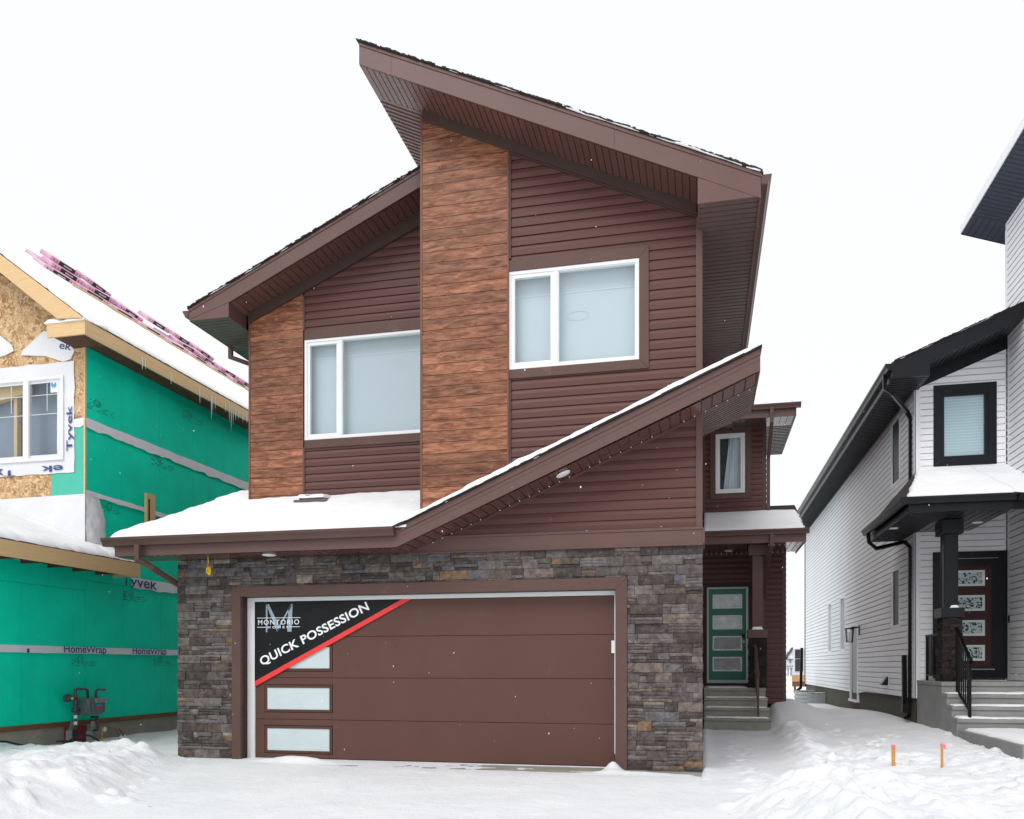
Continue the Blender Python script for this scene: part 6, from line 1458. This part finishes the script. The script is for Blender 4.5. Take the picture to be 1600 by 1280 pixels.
p0 = PX(1421, 1025, XN - .15); mb = MB(); mb.sweep([(XN - .14, YN + .42, 1.70), (XN - .14, YN + .38, .60), (XN - .16, YN + .30, .40)], [(-.05, -.04), (.05, -.04), (.05, .04), (-.05, .04)], up=(0, 1, 0)); mb.build('downspout', M['black_metal'], W)
# column
CB = (4.68, 5.05, 18.30, 18.80); zF = 1.14
mb = MB(); mb.box(CB[0] + .03, CB[1] - .03, CB[2] + .03, CB[3] - .03, zF, 2.45); mb.build('column_core', M['black_rubber'], W)
zcap = XZ(1480, 950, 18.35)[1]; zcp0 = XZ(1480, 965, 18.35)[1]
mb = MB(); mb.box(CB[0] + .06, CB[1] - .06, CB[2] + .09, CB[3] - .12, zcap, zPs); 
for q in (CB[0] + .06, CB[1] - .08): mb.box(q, q + .02, CB[2] + .08, CB[2] + .09, zcap, zPs - .3)
for q in (CB[2] + .10, CB[3] - .15): mb.box(CB[0] + .05, CB[0] + .06, q, q + .02, zcap, zPs - .3)
NC = mb.build('porch_column', M['black_trim'], W)
mb = MB(); mb.box(CB[0] - .03, CB[1] + .03, CB[2] - .03, CB[3] + .03, zcp0, zcap); mb.box(CB[0] - .01, CB[1] + .02, CB[2] - .0, CB[3] + .02, zPs - .28, zPs + .0); mb.build_each('capital', M['black_trim'], NC, bevel=.006)
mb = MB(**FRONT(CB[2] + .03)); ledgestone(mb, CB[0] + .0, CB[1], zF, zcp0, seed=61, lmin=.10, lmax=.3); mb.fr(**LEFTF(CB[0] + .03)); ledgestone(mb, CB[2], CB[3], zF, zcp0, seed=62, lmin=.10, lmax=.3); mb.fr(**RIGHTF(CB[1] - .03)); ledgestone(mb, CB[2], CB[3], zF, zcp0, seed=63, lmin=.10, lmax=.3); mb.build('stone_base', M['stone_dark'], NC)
# front door with dark surround
ds = (4.92, 6.40, 1.20, 3.96); mb = MB(**FRONT(YN))
dl0, dl1 = 5.12, 6.10; dz_0, dz_1 = 1.44, 3.64
mb.box(ds[0], dl0, 0, .05, ds[2], ds[3]); mb.box(dl1, ds[1], 0, .05, ds[2], ds[3]); mb.box(dl0, dl1, 0, .05, dz_1, ds[3]); mb.box(dl0, dl1, 0, .05, ds[2], dz_0); mb.build('door_casing', M['black_trim'], W, bevel=.004)
mb = MB(**FRONT(YN)); mb.box(dl0 - .0, dl1 + .05, .05, .056, 1.375, 1.395); mb.box(dl0, dl1 + .12, .05, .055, 3.80, 3.81); mb.build_each('door_sill', M['galvanised'], W)
mb = MB(**FRONT(YN)); mb.box(dl0, dl1, 0, .02, dz_0, dz_1); mb.box(dl0, dl1 - .02, .02, .026, 2.50, 2.515); ND = mb.build('front_door', M['door_red'], W)
for (t_, b_) in ((891, 915), (930, 954), (969, 993), (1008, 1032)):
    a0 = XZ(1538, b_ + .5, YN); a1 = XZ(1538, t_, YN); x1_ = a0[0]; x0_ = x1_ - .66
    mb = MB(**FRONT(YN)); q = .05; z0_, z1_ = a0[1], a1[1]
    mb.box(x0_, x1_, .02, .038, z1_ - q, z1_); mb.box(x0_, x1_, .02, .038, z0_, z0_ + q); mb.box(x0_, x0_ + q, .02, .037, z0_ + q, z1_ - q); mb.box(x1_ - q, x1_, .02, .037, z0_ + q, z1_ - q); gi = mb.build('glass_insert', M['insert_frame'], ND)
    mb = MB(**FRONT(YN)); mb.box(x0_ + q, x1_ - q, .02, .026, z0_ + q, z1_ - q); mb.build('pane', M['etched'], gi)
mb = MB(**LEFTF(XT)); p_ = PX(1579, 967, XT); mb.box(p_.y - .05, p_.y + .05, 0, .03, p_.z - .09, p_.z + .09); db = mb.build('doorbell', M['galvanised'], W); mb = MB(**LEFTF(XT)); mb.box(p_.y - .03, p_.y + .03, .03, .04, p_.z - .06, p_.z + .06); mb.build('button', M['black_metal'], db)

# stair of the white house
NS = empty('entry_steps', (5.5, 17, 0), 'grey concrete steps with black metal railings in front of the white house', 'steps')
fyN = [18.02, 17.68, 17.34, 17.0]; ezN = [1.14, .92, .70, .48]
mb = MB(); 
for i in range(4):
    back = YN if i == 0 else fyN[i - 1] + .03
    mb.box(4.6, 8.2, fyN[i] + .03, back, -.4, ezN[i] - .08); mb.box(4.6 - .01 * (i == 0), 8.2, fyN[i], back, ezN[i] - .08, ezN[i])
mb.build('stair_treads', M['concrete_grey'], NS, bevel=.008)
mb = MB(); mb.box(4.62, 8.2, 13.8, fyN[3] + .02, -.3, .27); mb.build('landing_slab', M['concrete_grey'], NS, bevel=.01)
mb = MB(); X_ = 4.82; r0, r1 = (17.72, 1.14 - .22), (17.02, .48)
def pst(y, za, zb): mb.box(X_ - .025, X_ + .025, y - .025, y + .025, za, zb)
ya, yb2 = PX(1496, 1080, X_).y, PX(1515, 1118, X_).y
zta, ztb = PX(1492, 984, X_).z, PX(1517, 1030, X_).z
pst(ya, .70, zta - .03); pst(yb2, .48, ztb - .02)
mb.sweep([(X_, ya + .08, zta + .03), (X_, yb2, ztb), (X_, yb2 - .08, ztb - .02), (X_, yb2 - .08, ztb - .10)], [(-.03, -.02), (.03, -.02), (.03, .02), (-.03, .02)]); mb.sweep([(X_, ya, .92 + .05), (X_, yb2, .62)], [(-.02, -.015), (.02, -.015), (.02, .015), (-.02, .015)])
for i in range(1, 6):
    t = i / 6; yy = ya + (yb2 - ya) * t; mb.box(X_ - .01, X_ + .01, yy - .01, yy + .01, .97 - .35 * t, zta + (ztb - zta) * t)
mb.build('railing', M['black_metal'], NS)
mb = MB(); X_ = 4.74; y1_, y0_ = 19.75, 18.82
mb.sweep([(X_, y1_ + .03, 2.11), (X_, y0_, 2.11)], [(-.03, -.02), (.03, -.02), (.03, .02), (-.03, .02)]); mb.box(X_ - .02, X_ + .02, y0_, y1_, 1.24, 1.27); mb.box(X_ - .025, X_ + .025, y1_ - .025, y1_ + .025, 1.14, 2.1)
for i in range(1, 8): yy = y1_ - i * .115; mb.box(X_ - .01, X_ + .01, yy - .01, yy + .01, 1.25, 2.1)
mb.build('railing', M['black_metal'], NS)
# snow on the white house
SW = empty('roof_snow', (5, 19, 5), 'white snow lying on the porch roof, eave and steps of the white house', 'snow'); SW['kind'] = 'stuff'
sheet((XP + .02, YPf - .0, zP + .03), (XP2, YPf - .0, zP + .03), (XP2, YN - .0, up_ + .03), (XN + .02, YN - .0, up_ + .03), .09, seed=71, res=.06, parent=SW, rnd=.25, edges=(1, 0, 0, 1))
sheet((XP2 - .12, YPf + .0, zP + .025), (8, YPf + 1.0, zP + .01), (8, YN, up_ + .03), (XP2 - .12, YN, up_ + .025), .09, seed=71, res=.08, parent=SW, rnd=.25, edges=(1, 0, 0, 0))
sheet((XE + .15, YR - .02, zN(XE + .15) + .03), (XT - .6, YR - .02, zN(XT - .6) + .03), (XT - .6, YN + .1, zN(XT - .6) + .03), (XE + .15, YN + .1, zN(XE + .15) + .03), .06, seed=73, res=.07, parent=SW, rnd=.1, lump=.7)
for i in range(1, 4): sheet((4.62, fyN[i] + .01, ezN[i]), (8, fyN[i] + .01, ezN[i]), (8, fyN[i - 1] + .02, ezN[i]), (4.62, fyN[i - 1] + .02, ezN[i]), .022, seed=73 + i, res=.05, parent=SW, rnd=.05, lump=.9)
sheet((4.68, 13.8, .27), (8.2, 13.8, .27), (8.2, 16.98, .27), (4.68, 16.98, .27), .035, seed=78, res=.07, parent=SW, rnd=.08, lump=.6)
sheet((CB[0] + .15, CB[2] - .02, zcap), (CB[1] - .05, CB[2] - .02, zcap), (CB[1] - .05, CB[2] + .06, zcap), (CB[0] + .15, CB[2] + .06, zcap), .05, seed=79, res=.03, parent=SW, rnd=.05)

# ================================================================== SMALL THINGS IN THE YARD
for k, (u_, vb_, vt_, wd, lab) in enumerate(((1396, 1194, 1164, .047, 'wider wooden survey stake with pink top, nearer the brown house'), (1472, 1192, 1162, .030, 'thin wooden survey stake with pink tape flag, nearer the white house steps'))):
    Ys = 11.9; p_ = PY(u_, vb_, Ys); gz = ground(p_.x, p_.y); 
    for it in range(6):
        r_ = ray(u_, vb_); t_ = (gz - CZ) / r_[2]; p_ = Vector((r_[0] * t_, r_[1] * t_, gz)); gz = ground(p_.x, p_.y)
    S = empty('survey_stake', (p_.x, p_.y, gz), lab, 'stake', 'wooden survey stakes in the snow'); h_ = PY(u_, vt_, p_.y).z
    mb = MB(); mb.box(p_.x - wd / 2, p_.x + wd / 2, p_.y - .015, p_.y + .015, gz - .15, h_); mb.build('stake', M['stake'], S, bevel=.003)
    mb = MB(); mb.box(p_.x - wd / 2 - .003, p_.x + wd / 2 + .003, p_.y - .018, p_.y + .018, h_ - .035, h_ - .008)
    if k: mb.slab([(p_.x + .015, p_.y - .02, h_ - .01), (p_.x + .04, p_.y - .03, h_ - .02), (p_.x + .045, p_.y - .02, h_ - .08), (p_.x + .018, p_.y - .02, h_ - .07)], (0, .003, 0))
    mb.build('tape', M['pink_tape'], S)
# window well against the white house
p_ = PX(1262, 1090, 3.9); yw = 35.0
WWl = empty('window_well', (3.9, 36, 0), 'corrugated galvanised window well at the far end of the white house', 'window well')
mb = MB(); zt_ = .42; n = 24; base = []
for j in range(13):
    z_ = -.45 + (zt_ + .45) * j / 12; bulge = .03 * math.sin(j * math.pi)
    rr = (.95 + (.05 if j % 2 else 0)); ring = []
    for i in range(n + 1):
        t = math.pi * i / n; ring.append((XN - rr * math.sin(t) ** .6, 35.6 + 1.5 * math.cos(t), z_))
    base.append(ring)
for j in range(12):
    for i in range(n): mb.face([base[j][i], base[j][i + 1], base[j + 1][i + 1], base[j + 1][i]])
for i in range(n):
    a0, b0 = Vector(base[12][i]), Vector(base[12][i + 1]); mb.tube([a0, b0], .025, 6)
mb.build('corrugated_wall', M['galvanised'], WWl)
# panelled enclosure on a plywood base beyond the white house
BE = empty('panelled_enclosure', (5.6, 45, 0), 'dark panelled enclosure raised on a plywood base beyond the white house', 'enclosure')
Yb = 46.0; q0 = XZ(1241, 1015, Yb); q1 = XZ(1275, 1050, Yb); mb = MB(**FRONT(Yb))
mb.box(q0[0] - .02, q1[0], -.3, 0, q1[1], q0[1] + .05); BEm = mb.build('panel_frame', M['far_white'], BE)
mb = MB(**FRONT(Yb)); xx = q0[0]; zm = (q0[1] + q1[1]) / 2 + .1
while xx < q1[0]:
    mb.box(xx + .04, xx + .44, 0, .03, q1[1] + .03, zm - .02); mb.box(xx + .04, xx + .44, 0, .03, zm + .02, q0[1]); xx += .48
mb.build('dark_panel', M['far_dark'], BE)
mb = MB(**FRONT(Yb)); z0_ = XZ(1245, 1073, Yb)[1]; zm_ = XZ(1245, 1065, Yb)[1]; zt_ = XZ(1245, 1055, Yb)[1]; mb.box(q0[0] - .1, q1[0], -.3, .02, zm_, zt_); mb.build('plywood_base', M['ply'], BE)
mb = MB(**FRONT(Yb)); mb.box(q0[0] - .08, q1[0], -.3, -.02, z0_, zm_); mb.build('plywood_base', M['sill_wood'], BE); mb = MB(**FRONT(Yb)); mb.box(q0[0] - .08, q1[0], -.2, -.02, zt_, q1[1]); mb.build('sill', M['far_white'], BE)
mb = MB(**FRONT(Yb)); mb.box(q0[0], q0[0] + .1, -.25, -.1, -.2, z0_); mb.box(q1[0] - .2, q1[0] - .1, -.25, -.1, -.2, z0_); mb.build_each('post', M['sill_wood'], BE)
# leaning dark downspout pipe at the back corner of the white house
DP = MB(); DP.sweep([(4.42, YNB + .2, 2.3), (4.36, YNB + .1, .45), (4.2, YNB - .1, .35)], [(-.06, -.05), (.06, -.05), (.06, .05), (-.06, .05)], up=(0, 1, 0)); DP.build('downspout', M['black_metal'], W)
# distant house
Yf = 290.0
FH_ = empty('distant_house', (60, Yf, -2), 'tiny pale two-storey house with peaked gables far off between the houses', 'house')
def fx(u): return XZ(u, 1030, Yf)[0]
def fzz(v): return XZ(1235, v, Yf)[1]
gz_ = ground(fx(1235), Yf); mb = MB(**FRONT(Yf)); x0_, x1_ = fx(1205), fx(1262)
mb.box(x0_, x1_, -10, 0, gz_ - 1, fzz(1030)); mb.prism([(fx(1229), fzz(1030)), (fx(1234), fzz(1018)), (fx(1240), fzz(1030))], -6, .3); mb.prism([(fx(1232), fzz(1026)), (fx(1239), fzz(1012)), (fx(1248), fzz(1030))], -8, -.5); mb.build('wall', M['far_white'], FH_)
mb = MB(**FRONT(Yf))
for (a_, b_, c_) in ((1229, 1233.5, (1029, 1019)), (1234, 1238.7, (1021, 1012.5))):
    mb.prism([(fx(a_ - .6), fzz(c_[0])), (fx(b_), fzz(c_[1] - 1)), (fx(b_), fzz(c_[1] + 2.4)), (fx(a_ - .2), fzz(c_[0] - .2 + 2))], -6, .8)
mb.box(fx(1228), fx(1241), -.5, 1, fzz(1031.2), fzz(1030.4)); mb.box(fx(1228), fx(1241), -.5, 1, fzz(1041.3), fzz(1040.6)); mb.build('roof', M['far_dark'], FH_)
mb = MB(**FRONT(Yf))
for (a_, b_, c_, d_) in ((1233.4, 1236.2, 1036.5, 1030.6), (1230.5, 1232.5, 1056, 1044), (1235, 1238, 1056, 1044)): mb.box(fx(a_), fx(b_), 0, .1, fzz(c_), fzz(d_))
mb.build_each('window', M['room_grey'], FH_)

# sparse falling flakes, small balls of snow in the air
rnd = random.Random(99); mb = MB()
for i in range(260):
    d_ = rnd.uniform(2.5, 11); u_ = rnd.uniform(-50, 1650); v_q = rnd.uniform(0, 1200); r_ = ray(u_, v_q); c = Vector(r_) * d_ + Vector((0, 0, CZ)); s_ = rnd.uniform(.0013, .0026)
    if c.z < .4: continue
    o_ = [Vector((s_, 0, 0)), Vector((0, s_, 0)), Vector((-s_, 0, 0)), Vector((0, -s_, 0)), Vector((0, 0, s_ * 1.8)), Vector((0, 0, -s_ * 1.8))]
    mb.mesh([c + q for q in o_], [(0, 1, 4), (1, 2, 4), (2, 3, 4), (3, 0, 4), (1, 0, 5), (2, 1, 5), (3, 2, 5), (0, 3, 5)])
fl = mb.build('falling_snow', M['snow'], None); tag(fl, 'sparse small snowflakes falling in front of the houses', 'snowflakes', kind='stuff')
